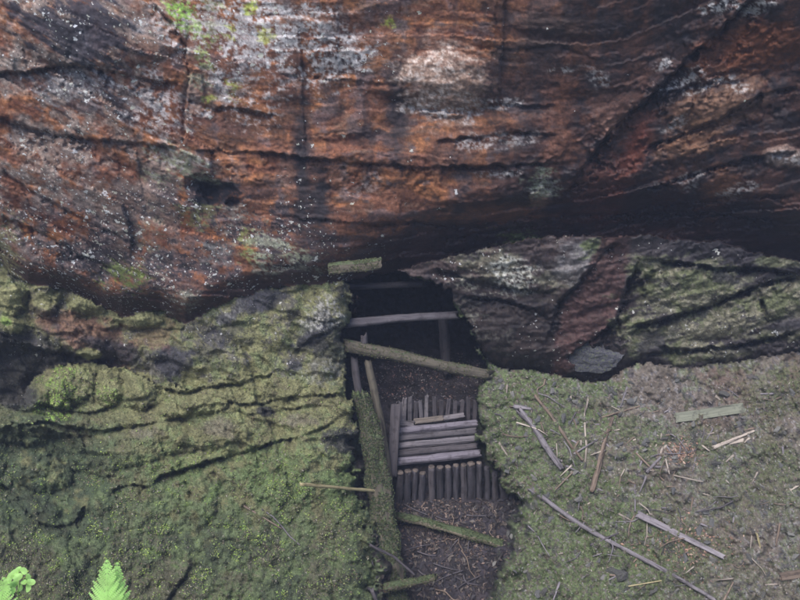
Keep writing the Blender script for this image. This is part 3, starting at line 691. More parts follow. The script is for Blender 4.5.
def pole(name, p0, p1, r0, r1, mat, label=None, cat=None, bend=(), group=None, up=None, knots=.12, flat=1.0, parent=None, k=10, n=26):
    SEED[0] += 1
    m, L = frame_obj(name, p0, p1, up)
    V, q, t = tube_local(L, r0, r1, bend, seed=SEED[0], knots=knots, flat=flat, k=k, n=n)
    if parent: m = parent.matrix_world.inverted() @ m
    o = build(name, V, q, t, mat, m, parent)
    if label: tag(o, label, cat, group)
    return o
def board(name, p0, p1, w_, th, mat, label=None, cat=None, up=None, group=None, rough=.006, sag=0.0, n=22, taper=1.0):
    """weathered board: X along, width in local Y, thickness in Z; ragged ends, worn edges"""
    SEED[0] += 1; rs = np.random.default_rng(SEED[0])
    m, L = frame_obj(name, p0, p1, up)
    prof = []
    e = min(th, w_)*.22
    hw, ht = w_/2, th/2
    for (a, b_) in ((-hw,-ht+e),(-hw+e,-ht),(-hw*.33,-ht),(hw*.33,-ht),(hw-e,-ht),(hw,-ht+e),(hw,ht-e),(hw-e,ht),(hw*.33,ht),(-hw*.33,ht),(-hw+e,ht),(-hw,ht-e)): prof.append((a, b_))
    prof = np.array(prof); k = len(prof); V = []
    ph = rs.uniform(0, 90)
    for i, x in enumerate(np.linspace(-L/2, L/2, n)):
        t = i/(n-1); s_ = 1 + (taper-1)*t
        q = np.stack([np.full(k, x*2.5+ph), prof[:,0]*14, prof[:,1]*14], -1)
        nn = fbm(q, 1.0, 3, ph)
        pr_ = prof * s_ + np.stack([nn*rough*1.6, np.roll(nn, 3)*rough*1.6], -1)
        ex = rs.uniform(-1,1,k)*min(w_, .08)*.30 if i in (0, n-1) else 0
        V.append(np.stack([x + ex + np.zeros(k), pr_[:,0], pr_[:,1] - sag*4*t*(1-t)], -1))
    V = np.concatenate(V)
    Fc = [(i*k+j, i*k+(j+1)%k, (i+1)*k+(j+1)%k, (i+1)*k+j) for i in range(n-1) for j in range(k)]
    V = np.vstack([V, [V[:k].mean(0)], [V[-k:].mean(0)]]); a_, b_ = len(V)-2, len(V)-1
    tr = [(a_, (j+1)%k, j) for j in range(k)] + [(b_, (n-1)*k+j, (n-1)*k+(j+1)%k) for j in range(k)]
    o = build(name, V, Fc, tr, mat, m, smooth=False)
    if label: tag(o, label, cat, group)
    return o
MM = 14.3 / FPX                                   # metres per photo pixel about there
CV_ = -F                                          # towards the viewer
G1 = 'timbers wedged across the shaft'
pole('cross_beam', at(345,324,.25), at(456,315,.30), .070, .062, W_SHAFT, 'grey round beam spanning the top of the shaft, above the mossy one', 'beam', group=G1, bend=[(0,0),(.02,.01),(.0,.02),(0,0)])
pole('cross_beam', at(344,345,-.12), at(489,375,-.10), .098, .088, W_SHAFT_MOSS, 'thick mossy beam sloping across the shaft mouth', 'beam', group=G1, bend=[(0,0),(0,.01),(0,-.01),(0,0)], knots=.16)
pole('cross_beam', at(345,287,.7), at(425,284,.75), .055, .05, W_DARK, 'dim dark beam deep under the brow, highest in the shaft', 'beam', group=G1)
pole('prop_stub', at(364,336,-.05), at(365,352,-.1), .055, .055, W_DARK, 'short dark stub standing at the left end of the mossy beam', 'prop')
board('mossy_board', at(329,269,-.52), at(381,263,-.52), .155, .10, W_MOSSY, 'short moss-covered board jammed under the rock brow above the shaft', 'board', up=(0,-1,.1), rough=.012)
pole('hanging_prop', at(443,318,1.0), at(447,372,1.1), .09, .085, W_DARK, 'dark upright prop standing in the back of the shaft', 'prop')
# leaning poles on the left wall
pole('leaning_pole', at(354,358,-.05), at(371,488,-.80), .06, .075, W_DARK, 'dark pole against the left wall of the shaft', 'pole')
pole('leaning_pole', at(368,362,-.10), at(389,484,-.78), .06, .075, W_SHAFT_MOSS, 'mossy pole leaning below the left end of the thick beam', 'pole', bend=[(0,0),(.03,.02),(0,0)])
board('leaning_board', at(396,404,-.12), at(392,476,-.66), .16, .05, W_DARK, 'dark board propped at the left ends of the stacked planks', 'board', up=(0,-1,.5))
lg = pole('mossy_log', at(362,396,-.45), at(401,655,-2.62), .12, .285, W_LOG, 'long moss-covered log running down the left side of the shaft', 'log', bend=[(0,0),(.05,-.02),(.02,-.04),(-.03,-.06),(0,-.05)], knots=.36, k=22, n=60, flat=.72, up=(0,-.7,.7))
pole('mossy_branch', at(386,588,-2.35), at(436,577,-2.05), .075, .05, W_MOSSY, 'mossy broken branch end beside the big log, low in the shaft', 'branch', knots=.2)
pole('dead_branch', at(370,545,-2.15), at(415,575,-2.25), .022, .016, W_DARK, 'thin dark branch lying across the mossy log', 'branch', bend=[(0,0),(.04,.03),(0,0)])
pole('dead_branch', at(372,590,-2.6), at(384,622,-2.7), .03, .02, W_DARK, 'dark broken branch between log and left bank at the bottom', 'branch')
pole('mossy_pole', at(398,516,-.98), at(512,548,-1.32), .062, .075, W_MOSSY, 'mossy pole fallen across the leaf litter in the shaft', 'pole', bend=[(0,0),(.0,.03),(.03,.0),(0,0)], knots=.2)
def moss_coat(o, n, size, cols, seed, top=-.2):
    rs = np.random.default_rng(seed); me = o.data; M3 = np.array(o.matrix_world.to_3x3()); MW = np.array(o.matrix_world)
    C_ = np.array([p.center[:] for p in me.polygons]); Nn = np.array([p.normal[:] for p in me.polygons]); A = np.array([p.area for p in me.polygons])
    wn = Nn @ M3.T; A = A * np.clip(wn[:,2]*.6 + wn[:,1]*-.5 - top, .02, 1); k = rs.choice(len(A), n, p=A/A.sum())
    p = C_[k] + rs.normal(size=(n,3)) * np.sqrt(np.array([q.area for q in me.polygons])[k])[:, None] * .4
    nn = Nn[k]; p = p - nn * ((p - C_[k]) * nn).sum(1)[:, None] + nn*.004
    lump = fbm(p, 4.0, 3, seed)[:, None]; ok = (lump[:,0] > -.22); p, nn = p[ok], nn[ok]; n = len(p)
    nn = nn + rs.normal(size=(n,3))*.8; nn /= np.linalg.norm(nn, axis=1)[:, None]
    t1 = np.cross(nn, rs.normal(size=(n,3))); t1 /= np.linalg.norm(t1, axis=1)[:, None]; t2 = np.cross(nn, t1)
    L = rs.uniform(*size, n)[:, None]; v = np.stack([p - t1*L*.5, p + t2*L*.25 + nn*L*.2, p + t1*L*.5, p - t2*L*.25 + nn*L*.2], 1)
    c_ = mesh_from('moss', v.reshape(-1,3), np.arange(n*4).reshape(n,4), LEAFLET, smooth=False, parent=o); c_['kind'] = 'stuff'
    put_attr(c_, 'albedo', np.repeat(np.array(cols)[rs.integers(0,len(cols),n)]*rs.uniform(.7,1.3,(n,1)), 4, 0))
MC = [(.085,.11,.05),(.06,.085,.04),(.12,.14,.065),(.10,.10,.06),(.045,.06,.035)]
bpy.context.view_layer.update()
moss_coat(lg, 14000, (.02,.055), [tuple(v*1.1 for v in q) for q in MC], 41, -.5)
for o_, n_ in ((bpy.data.objects['mossy_board'], 700), (bpy.data.objects['mossy_pole'], 1400), (bpy.data.objects['mossy_branch'], 500), (bpy.data.objects['cross_beam.001'], 900)):
    moss_coat(o_, n_, (.014,.035), [(.12,.14,.06),(.16,.17,.08),(.08,.10,.045),(.15,.13,.09)] if 'pole' not in o_.name else [(.09,.115,.05),(.12,.14,.06),(.06,.08,.04)], n_)
# stacked planks
GP = 'planks stacked on the log crib'
stk = [((398,431),(477,423),-.06,W_PLANK,.105,'topmost of the full-length planks, grey and level'),
       ((397,438.5),(476,431),-.15,W_SHAFT,.10,'greenish full-length plank under the topmost one'),
       ((397,446),(476,438.5),-.24,W_SHAFT,.10,'middle full-length grey plank of the stack'),
       ((396,453.5),(477,446),-.32,W_DARK,.10,'dark full-length plank above the pale lowest one'),
       ((395,462),(480,453),-.41,W_PLANK,.12,'pale lowest plank resting on the upright log tops')]
for a, b_, yy, mt, ww, lb in stk:
    board('stacked_plank', at(*a, yy), at(*b_, yy), ww, .085, mt, lb, 'plank', up=(0,-.35,.94), group=GP, rough=.008)
board('short_board', at(399,423,.02), at(414,424,.02), .09, .05, W_GREY, 'short grey board end left of the pale ones above the stack', 'board', up=(0,-.6,.8))
board('short_board', at(415,421.5,-.02), at(443,418,-.02), .09, .05, W_BGREY, 'short brownish grey board lying on the stack, left of the palest', 'board', up=(0,-.6,.8))
board('short_board', at(444,418,-.02), at(464,415,-.02), .08, .05, W_GREY, 'short palest board at the upper right of the stack', 'board', up=(0,-.6,.8))
# upright logs of the crib, seen cut end up
GL = 'upright logs of the crib front'
xs_ = [400,408,415.5,423,431.5,440,448,456,463.5,471,479,487,495,503,511]
tops = [473,472,470.5,473,466.5,467,467,466,465.5,464,463.5,468,474,482,490]
ordn = ['first','second','third','fourth','fifth','sixth','seventh','eighth','ninth','tenth','eleventh','twelfth','thirteenth','fourteenth','last']
for i, (x, ty) in enumerate(zip(xs_, tops)):
    ty += random.uniform(-.8,.8)
    yy = -.52 + random.uniform(-.02,.02) - (.05 if i in (0,1,3) else 0); r = random.uniform(.044,.066)
    pt = at(x, ty, yy); pb = at(x + random.uniform(-1.2,1.2) + (x-450)*.02, 510, yy - .02)
    e = bpy.data.objects.new('crib_log', None); COL.objects.link(e); e.location = Vector(pb); e.empty_display_size = .1
    bpy.context.view_layer.update()
    SEED[0] += 1
    m, L = frame_obj('x', pb, pt, (0,-1,0)); V, q, t = tube_local(L, r*1.1, r, seed=SEED[0], knots=.26, broken=False, n=18, bend=[(0,0),(random.uniform(-.012,.012),random.uniform(-.01,.01)),(0,0)])
    m.translation -= e.location
    build('trunk', V, q, t, W_STAKE if i % 4 else W_DARK, m, e)
    V, q, t = tube_local(.022, r*.99, r*.93, seed=SEED[0], knots=.26, broken=False, n=3)
    d = Vector(pt - pb).normalized()
    m2 = m.copy(); m2.translation = Vector(pt) - e.location + d*.004
    build('cut_end', V, q, t, W_END if i < 11 else W_STAKE, m2, e)
    tag(e, f'upright crib log with a {"cut pale" if i < 11 else "dark shaded"} top, {ordn[i]} from the left below the planks', 'log', GL)
GB = 'palings behind the plank stack'
for i, x in enumerate([400,404.5,409,415,421,427,434,441,448,455,462,469,475]):
    ty = 401 + random.uniform(-5,2) - (3 if i in (1,2) else 0)
    mt = [W_SHAFT, W_GREY, W_SHAFT, W_DARK][i % 4] if i < 6 else W_DARK
    board('paling', at(x + random.uniform(-1,1), 421, .10), at(x + random.uniform(-1.5,1.5), ty, .13), .066, .04, mt,
          f'{"pale" if mt is W_GREY else "grey" if mt is W_SHAFT else "dark"} upright paling behind the planks, {["first","second","third","fourth","fifth","sixth","seventh","eighth","ninth","tenth","eleventh","twelfth","thirteenth"][i]} from the left', 'paling', up=(0,-1,0), group=GB, n=8)

# ------------------------------------------------------------------ sticks and boards lying on the ground
def lay(px0, py0, px1, py1, r, q=.75):
    a, b_ = surf(px0,py0), surf(px1,py1); n = surf_n((px0+px1)/2, (py0+py1)/2, 14)
    need = []
    for t in np.linspace(.03,.97,15):
        sp_ = surf(px0+(px1-px0)*t, py0+(py1-py0)*t); need.append((sp_ - (a + (b_-a)*t)) @ n)
    off = np.quantile(need, q) + r*.7
    return a + n*off, b_ + n*off, n
def stick(name, p, r0, r1, mat, label, bend=0.0, q=.62, cat='stick', group=None):
    a, b_, n = lay(*p, max(r0,r1), q)
    return pole(name, a, b_, r0, r1, mat, label, cat, up=n, bend=[(0,0),(bend,0),(bend*.6,0),(-bend*.3,0),(0,0)] if bend else (), group=group, k=10, n=34, knots=.26)
def lay_board(name, p, w_, th, mat, label, q=.7, taper=1.0, cat='board', group=None):
    a, b_, n = lay(*p, th/2, q)
    return board(name, a, b_, w_, th, mat, label, cat, up=n, taper=taper, group=group)
stick('straight_stick', (284,478.5,370,486.5), .024,.022, W_STRAW, 'straight pale straw-coloured stick on the left moss', q=.9)
stick('thin_twig', (245,506,283,529), .014,.010, W_BROWN, 'thin brown twig low on the left moss, upper of two', cat='twig')
stick('thin_twig', (262,509,300,545), .012,.009, W_GREY, 'thin grey twig low on the left moss, lower of two', cat='twig', bend=.03)
fb = stick('forked_branch', (517,410,560,468), .048,.036, W_GREY, 'thick grey forked branch beside the right rim of the shaft', cat='branch', bend=.03)
stick('branch_stub', (514,407,532,409.5), .030,.022, W_GREY, 'short grey stub lying over the upper end of the forked branch', q=.98, cat='branch')
stick('reddish_stick', (534,396,582,461), .024,.018, W_BROWN, 'long thin reddish brown stick right of the forked branch', bend=.02)
stick('bleached_stick', (588,399,585,462), .016,.013, W_PALE, 'thin bleached upright-lying stick left of the thick brown one', bend=-.04)
stick('thin_twig', (560,462,597,440), .018,.010, W_GREY, 'thin grey twig crossing between the forked branch and bleached stick', cat='twig')
stick('peeled_stick', (613,417,592,491), .026,.042, W_BROWN, 'thick peeled light brown stick lying steeply on the debris slope', bend=-.02)
stick('thin_twig', (627,387,620,407), .018,.012, W_GREY, 'short grey twig above the thick peeled stick', cat='twig')
stick('thin_twig', (600,418,640,406), .014,.010, W_BROWN, 'thin brown twig near the top of the peeled stick', cat='twig')
lay_board('weathered_plank', (675,418,743,408), .155,.045, W_GGREEN, 'wide greenish grey plank alone on the upper right slope', q=.9)
stick('pale_splinter', (713,448,754,431), .030,.016, W_PALE, 'long white splinter below the greenish plank', cat='splinter')
lay_board('splinter_block', (729,443,743,440), .06,.03, W_PALE, 'small white chunk touching the long white splinter', cat='splinter')
def path_stick(name, pts, r0, r1, mat, label, cat, sink=-.2):
    """a long bending stick that follows the ground it lies on"""
    q = np.array([surf(x, y) for x, y in pts]); ns = np.array([surf_n(x, y, 14) for x, y in pts])
    q = q + ns * (r0*(1-sink))
    k = len(q)//6 or 1
    sm2 = q.copy()
    for i_ in range(len(q)): sm2[i_] = q[max(0,i_-2):i_+3].mean(0)
    sm2[0], sm2[-1] = q[0], q[-1]
    m, L = frame_obj(name, sm2[0], sm2[-1], ns.mean(0)); inv = np.array(m.inverted())
    loc = sm2 @ inv[:3,:3].T + inv[:3,3]
    SEED[0] += 1
    V, qd, tr = tube_local(L, r0, r1, bend=[(a[1], a[2]) for a in loc], seed=SEED[0], knots=.22, k=10, n=80)
    o = build(name, V, qd, tr, mat, m); tag(o, label, cat); return o
lp = [(532 + 183*t, 488 + 118*t + 5*math.sin(t*5)) for t in np.linspace(0, 1, 24)]
path_stick('long_pole', lp, .036, .026, W_GREY, 'long thin grey pole slanting across the lower right slope from the shaft rim', 'pole')
lay_board('rotten_board', (636,514,722,557), .10,.045, W_GREY, 'grey rotten board above the long thin pole', q=.9, taper=.7)
lay_board('small_board', (780,577,803,573), .12,.04, W_BROWN, 'brown board end at the right edge of the ground', q=.9)
stick('thin_twig', (757,533,761,548), .018,.012, W_STRAW, 'short yellow twig at the lower right', cat='twig')
stick('thin_twig', (780,524,776,546), .020,.014, W_BROWN, 'short upright-lying brown twig right of the yellow one', cat='twig')
stick('thin_twig', (647,470,702,482), .015,.010, W_PALE, 'long pale twig under the pale leaves at mid right', cat='twig')
stick('thin_twig', (636,453,664,481), .014,.010, W_BROWN, 'thin twig slanting down beside the pale leaves', cat='twig')
stick('pale_splinter', (647,472,661,457), .028,.012, W_GREY, 'short grey splinter leaning up beside the pale leaves', cat='splinter')
stick('thin_twig', (628,586,680,577), .010,.008, W_STRAW, 'very thin straw across the long pole near the bottom', cat='twig')
stick('thin_twig', (555,490,575,470), .012,.009, W_BROWN, 'thin brown twig below the forked branch', cat='twig')
stick('thin_twig', (724,600,733,582), .018,.012, W_BROWN, 'brown twig standing out at the bottom right', cat='twig')
stick('thin_twig', (590,545,618,533), .016,.010, W_DARK, 'dark twig under the long thin pole', cat='twig')
stick('thin_twig', (634,485,634,512), .018,.012, W_GREY, 'grey twig just above the rotten board', cat='twig')

# small loose splinters, many alike
proto = None
GS = 'small splinters strewn on the debris slope'
SPL = 'small thin wood splinter strewn on the debris slope'
pts = []
for i in range(115):
    while True:
        x, y = random.uniform(500,797), random.uniform(385,597)
        if random.random() < .35: x, y = random.gauss(660,35), random.gauss(450,22)
        if 492 < x < 798 and 384 < y < 598: break
    L = random.uniform(.07,.26); ang = random.uniform(0, math.pi); 
    q_ = surf(x, y); n = surf_n(x, y, 9)
    t1 = np.cross(n, [0,1,0.3]); t1 /= np.linalg.norm(t1); t2 = np.cross(n, t1)
    d = t1*math.cos(ang) + t2*math.sin(ang)
    m, _ = frame_obj('s', q_ - d*L/2, q_ + d*L/2, n); m.translation += Vector(n)*.008
    kind = i % 6
    if i < 6:
        V, qd, tr = tube_local(.16, random.uniform(.010,.018), .006, seed=900+i, n=6, k=6, flat=.6)
        o = build('wood_splinter', V, qd, tr, [W_PALE, W_BROWN, W_GREY, W_PALE, W_BROWN, W_GREY][i], m); pts.append(o)
    else:
        o = pts[kind].copy(); COL.objects.link(o); o.matrix_world = m
    o.scale = (L/.16, random.uniform(.8,1.5), 1)
    tag(o, SPL, 'splinter', GS)

tw = []
for i in range(38):
    cx, cy, sx, sy = random.choice([(655,455,40,25),(560,430,35,25),(650,530,45,18),(740,500,45,45),(600,560,50,25)])
    x, y = min(max(random.gauss(cx,sx),500),795), min(max(random.gauss(cy,sy),388),596)
    L = random.uniform(.22,.6); ang = random.uniform(0, math.pi); q_ = surf(x, y); n = surf_n(x, y, 14)
    t1 = np.cross(n, [0,1,0.3]); t1 /= np.linalg.norm(t1); t2 = np.cross(n, t1); d = t1*math.cos(ang) + t2*math.sin(ang)
    m, _ = frame_obj('s', q_ - d*L/2, q_ + d*L/2, n); m.translation += Vector(n)*.025
    if i < 6:
        V, qd, tr = tube_local(.4, .010, .005, bend=[(0,0),(random.uniform(-.05,.05),0),(random.uniform(-.05,.05),.01),(0,0)], seed=1900+i, n=14, k=6)
        o = build('broken_twig', V, qd, tr, [W_BROWN, W_GREY, W_PALE, W_GREY, W_BROWN, W_DARK][i], m); tw.append(o)
    else:
        o = tw[i % 6].copy(); COL.objects.link(o); o.matrix_world = m
    o.scale = (L/.4, random.uniform(.8,1.4), random.uniform(.8,1.2))
    tag(o, 'thin crooked broken twig tangled among the splinters on the debris slope', 'twig', 'thin twigs tangled on the debris slope')
# ------------------------------------------------------------------ stones
def stone_material(name, a, b_):
    m, t, b = nodes(name); tc = t.nodes.new('ShaderNodeTexCoord')
    n = N(t, 'ShaderNodeTexNoise', Scale=14.0, Detail=6.0, Roughness=.7); t.links.new(tc.outputs['Object'], n.inputs['Vector'])
    n2 = N(t, 'ShaderNodeTexNoise', Scale=60.0, Detail=3.0); t.links.new(tc.outputs['Object'], n2.inputs['Vector'])
    cc = MX(t, MR(t, n.outputs[0], .38, .62), a, b_); cc = MX(t, MR(t, n2.outputs[0], .58, .68, 0, .8), cc, (.30,.30,.32))
    geo = t.nodes.new('ShaderNodeNewGeometry')
    cc = MX(t, MR(t, n.outputs[0], .52, .62, 0, .8), cc, (.12,.14,.07))
    t.links.new(cc, b.inputs['Base Color']); b.inputs['Roughness'].default_value = .8
    bp = N(t, 'ShaderNodeBump', Strength=.6, Distance=.02); t.links.new(n.outputs[0], bp.inputs['Height']); t.links.new(bp.outputs[0], b.inputs['Normal'])
    return m
ST1 = stone_material('blue_grey_stone', (.07,.068,.078), (.15,.145,.16)); ST2 = stone_material('pale_grey_stone', (.16,.15,.15), (.27,.26,.26)); ST3 = stone_material('dark_stone', (.05,.046,.052), (.10,.093,.10))
ST4 = stone_material('dark_blue_grey_stone', (.040,.040,.055), (.085,.083,.105))
def stone_mesh(name, mat, seed, sub=3, sc=(1,.75,.55)):
    bm = bmesh.new(); bmesh.ops.create_icosphere(bm, subdivisions=sub, radius=1.0)
    V = np.array([v.co[:] for v in bm.verts]); rs = np.random.default_rng(seed)
    for _ in range(13):                                # facet it by cutting with planes
        n = rs.normal(size=3); n /= np.linalg.norm(n); d = rs.uniform(.32,.72); h = V @ n - d
        V -= np.where(h > 0, h*.97, 0)[:, None] * n
    V += .14 * fbm(V, 3.0, 4, seed)[:, None] * V; V *= np.array(sc)
    for v, q_ in zip(bm.verts, V): v.co = q_
    me = bpy.data.meshes.new(name); bm.to_mesh(me); bm.free(); me.materials.append(mat)
    return me
def stone(name, me, px, py, r, label, group=None, sink=.3, rot=None, cat='stone', scale=(1,1,1)):
    q_ = surf(px, py); n = surf_n(px, py, 10)
    o = bpy.data.objects.new(name, me); COL.objects.link(o)
    z = Vector(n); e = z.to_track_quat('Z', 'Y').to_matrix().to_4x4() @ Matrix.Rotation(rot if rot is not None else random.uniform(0,6.28), 4, 'Z')
    e.translation = Vector(q_) + z*r*.55*(1-2*sink); o.matrix_world = e @ Matrix.Diagonal((r*scale[0], r*scale[1], r*scale[2], 1))
    tag(o, label, cat, group); return o
stone('boulder', stone_mesh('boulder', ST4, 8, 5, (1,.7,.9)), 593, 352, .50, 'blue-grey angular boulder wedged under the reddish slab at mid right', sink=.62, rot=.2, cat='boulder')
sm_ = [stone_mesh('stone', mt, 20+i, 4, (1,random.uniform(.6,.9),random.uniform(.5,.7))) for i, mt in enumerate((ST1,ST2,ST3,ST2,ST1))]
for px, py, r, i, lb in ((513,396,.10,1,'pale stone in the moss, left of a purplish one, above the forked branch'), (523,396,.11,3,'purplish grey stone above the forked branch'), (546,408,.05,1,'small white stone between forked branch top and slab'),
        (564,416,.13,0,'grey stone right of the reddish stick'), (617,445,.13,0,'blue-grey stone right of the thick peeled stick'), (655,436,.09,1,'pale grey stone above the pale leaves'), (583,392,.04,1,'tiny white stone high on the slope'),
        (700,530,.20,0,'large grey stone right of the rotten board'), (730,505,.15,2,'dark stone at mid right with a white mark'), (614,570,.20,2,'dark stone under the long pole at the bottom'), (792,394,.13,0,'grey stone at the right edge under the slabs'),
        (650,530,.10,0,'grey stone just left of the rotten board middle'), (762,595,.14,2,'dark stone at the bottom right corner'), (640,575,.08,1,'small pale stone right of the dark stone at the bottom'), (540,556,.06,1,'tiny white stone near the lower right rim of the shaft'), (685,560,.12,0,'blue-grey stone between board and long pole')):
    stone('stone', sm_[i], px, py, r, lb, sink=.75)
for i in range(140):
    x, y = random.uniform(495,800), random.uniform(380,600)
    stone('loose_stone', sm_[i % 5], x, y, random.uniform(.03,.095), 'small loose grey stone strewn on the debris slope', 'loose stones on the debris slope', sink=.42, scale=(1,random.uniform(.7,1),random.uniform(.7,1)))

# ------------------------------------------------------------------ what nobody could count: small leaves on the moss, litter, crumbs
def scatter(name, n, picker, size, cols, mat, stand=.6, seed=1, shape='leaf', lift=.0, blend=0.0):
    rs = np.random.default_rng(seed)
    fx, fy = picker(rs, n)
    ix = np.clip(np.searchsorted(XS, fx), 1, len(XS)-2); iy = np.clip(np.searchsorted(YS, fy), 1, len(YS)-2)
    p = P[iy, ix]; a = P[iy, ix+1] - P[iy, ix-1]; b_ = P[iy-1, ix] - P[iy+1, ix]
    ok = (np.linalg.norm(a, axis=1) < .12) & (np.linalg.norm(b_, axis=1) < .12)
    p, a, b_ = p[ok], a[ok], b_[ok]; n = len(p); under_c = c[iy, ix][ok]
    nn = np.cross(a, b_); nn /= np.linalg.norm(nn, axis=1)[:, None]; s_ = np.sign((nn * (CAM - p)).sum(1)); nn *= s_[:, None]
    nn = nn + rs.normal(size=(n,3))*stand + np.array([0,0,.35]); nn /= np.linalg.norm(nn, axis=1)[:, None]
    r = rs.normal(size=(n,3)); t1 = np.cross(nn, r); t1 /= np.linalg.norm(t1, axis=1)[:, None]; t2 = np.cross(nn, t1)
    L = rs.uniform(*size, n)[:, None]; Wd_ = L * rs.uniform(.35,.6,n)[:, None]
    base = p + nn*(lift + .004)
    v = np.stack([base - t1*L*.5, base + t2*Wd_*.5 + nn*L*.10, base + t1*L*.5, base - t2*Wd_*.5 + nn*L*.10], 1)
    o = mesh_from(name, v.reshape(-1,3), np.arange(n*4).reshape(n,4), mat, smooth=False)
    cc = np.array(cols)[rs.integers(0, len(cols), n)] * rs.uniform(.6,1.4,(n,1))
    cc = cc*(1-blend) + under_c*rs.uniform(.55,1.7,(n,1))*blend
    put_attr(o, 'albedo', np.repeat(cc, 4, 0)); tag(o, kind='stuff'); return o
def region_picker(ks, box, dens=None):
    def f(rs, n):
        out_x, out_y = [], []; tot = 0
        while tot < n:
            x = rs.uniform(box[0], box[2], n); y = rs.uniform(box[1], box[3], n)
            i = np.clip(np.searchsorted(YS, y), 0, len(YS)-1); j = np.clip(np.searchsorted(XS, x), 0, len(XS)-1)
            m = np.isin(reg[i,j], ks)
            if dens is not None: m &= rs.uniform(size=n) < dens[i,j]
            out_x.append(x[m]); out_y.append(y[m]); tot += m.sum()
        return np.concatenate(out_x)[:n], np.concatenate(out_y)[:n]
    return f
dl = np.clip(sst(nz + .6*nl, -.2, .5) * (.25 + .75*sst(PY, 420, 500)) + .9*blob(60,390,18,22,0,1,.3), .03, 1)
scatter('ground_cover', 15000, region_picker([3], (-20,370,380,620), dl), (.016,.042), [(.20,.25,.09),(.14,.19,.08),(.26,.29,.15),(.10,.14,.06),(.30,.40,.12),(.22,.17,.12),(.34,.31,.27)], LEAFLET, seed=2)
scatter('moss', 60000, region_picker([3,2], (-20,285,380,620), None), (.014,.034), [(.16,.18,.09),(.11,.13,.07),(.22,.22,.12),(.19,.17,.11),(.075,.095,.05),(.25,.24,.17)], LEAFLET, stand=.9, seed=3, blend=.8)
scatter('plant_debris', 16000, region_picker([5], (480,375,820,620), None), (.015,.05), [(.16,.12,.11),(.22,.18,.17),(.08,.065,.07),(.36,.31,.29),(.20,.14,.12),(.13,.125,.14),(.27,.26,.29),(.045,.04,.045)], LITTER, stand=.5, seed=4, blend=.35)
scatter('moss', 22000, region_picker([5], (480,375,820,620), np.clip(mo*mo,.02,1)), (.014,.034), [(.14,.19,.08),(.10,.14,.06),(.20,.24,.11),(.17,.18,.09)], LEAFLET, stand=.9, seed=5, blend=.6)
lit = np.clip(blob(445,508,38,10,0,.6,.4) + blob(430,535,28,14,0,.8,.4)*.9 + blob(470,545,30,14,0,.8,.4)*.5 + .12, 0, 1)
scatter('leaf_litter', 1800, region_picker([6], (375,498,522,606), lit), (.03,.075), [(.10,.07,.062),(.16,.11,.09),(.07,.052,.05),(.05,.04,.042),(.24,.18,.155),(.05,.045,.05)], LITTER, stand=.7, seed=6, lift=.01)
scatter('dead_leaves', 420, lambda rs, n: (np.concatenate([rs.normal(682,10,n//2), rs.normal(690,26,n - n//2)]), np.concatenate([rs.normal(453,6,n//2), rs.normal(545,14,n - n//2)])), (.03,.07), [(.36,.22,.17),(.42,.30,.24),(.26,.16,.12)], LITTER, stand=.5, seed=7, lift=.01)
scatter('rubble', 1400, region_picker([6], (350,352,484,402)), (.02,.06), [(.12,.10,.11),(.18,.16,.16),(.08,.07,.08),(.22,.13,.11)], LITTER, stand=.9, seed=8, lift=.01)

bright = np.clip(sst(nm + .4*nz, .25, .6) * sst(PY, 440, 500) + .8*blob(60,390,16,20,0,1,.3) + .8*blob(60,412,14,9,0,1,.3) + .5*blob(108,395,10,12,0,1,.3) + .012, 0, 1)
scatter('ground_cover', 3200, region_picker([3], (-20,370,372,620), bright), (.018,.038), [(.34,.46,.10),(.28,.40,.10),(.40,.46,.16),(.22,.34,.08)], LEAFLET, seed=12, stand=.5, lift=.012)
scatter('shaft_debris', 900, region_picker([6], (372,498,522,606)), (.04,.13), [(.045,.036,.036),(.075,.058,.058),(.03,.027,.034),(.11,.09,.08)], LITTER, stand=.5, seed=16, lift=.01)
for i in range(26):
    x, y = random.uniform(402,505), random.uniform(508,598)
    L = random.uniform(.15,.5); ang = random.uniform(0, math.pi); q_ = surf(x, y); n = surf_n(x, y, 12)
    t1 = np.cross(n, [0,1,0.3]); t1 /= np.linalg.norm(t1); t2 = np.cross(n, t1); d = t1*math.cos(ang) + t2*math.sin(ang)
    m, _ = frame_obj('s', q_ - d*L/2, q_ + d*L/2, n); m.translation += Vector(n)*.04
    if i < 3:
        V, qd, tr = tube_local(.4, .011, .006, bend=[(0,0),(random.uniform(-.04,.04),0),(random.uniform(-.05,.05),.01),(0,0)], seed=2900+i, n=14, k=6)
        o = build('fallen_twig', V, qd, tr, [W_DARK, W_BROWN, W_SHAFT][i], m); tw.append(o)
    else:
        o = tw[-3 + i % 3].copy(); COL.objects.link(o); o.matrix_world = m
    o.scale = (L/.4, random.uniform(.8,1.4), random.uniform(.8,1.2))
    tag(o, 'thin dark twig lying in the leaf litter on the shaft floor', 'twig', 'twigs in the litter on the shaft floor')
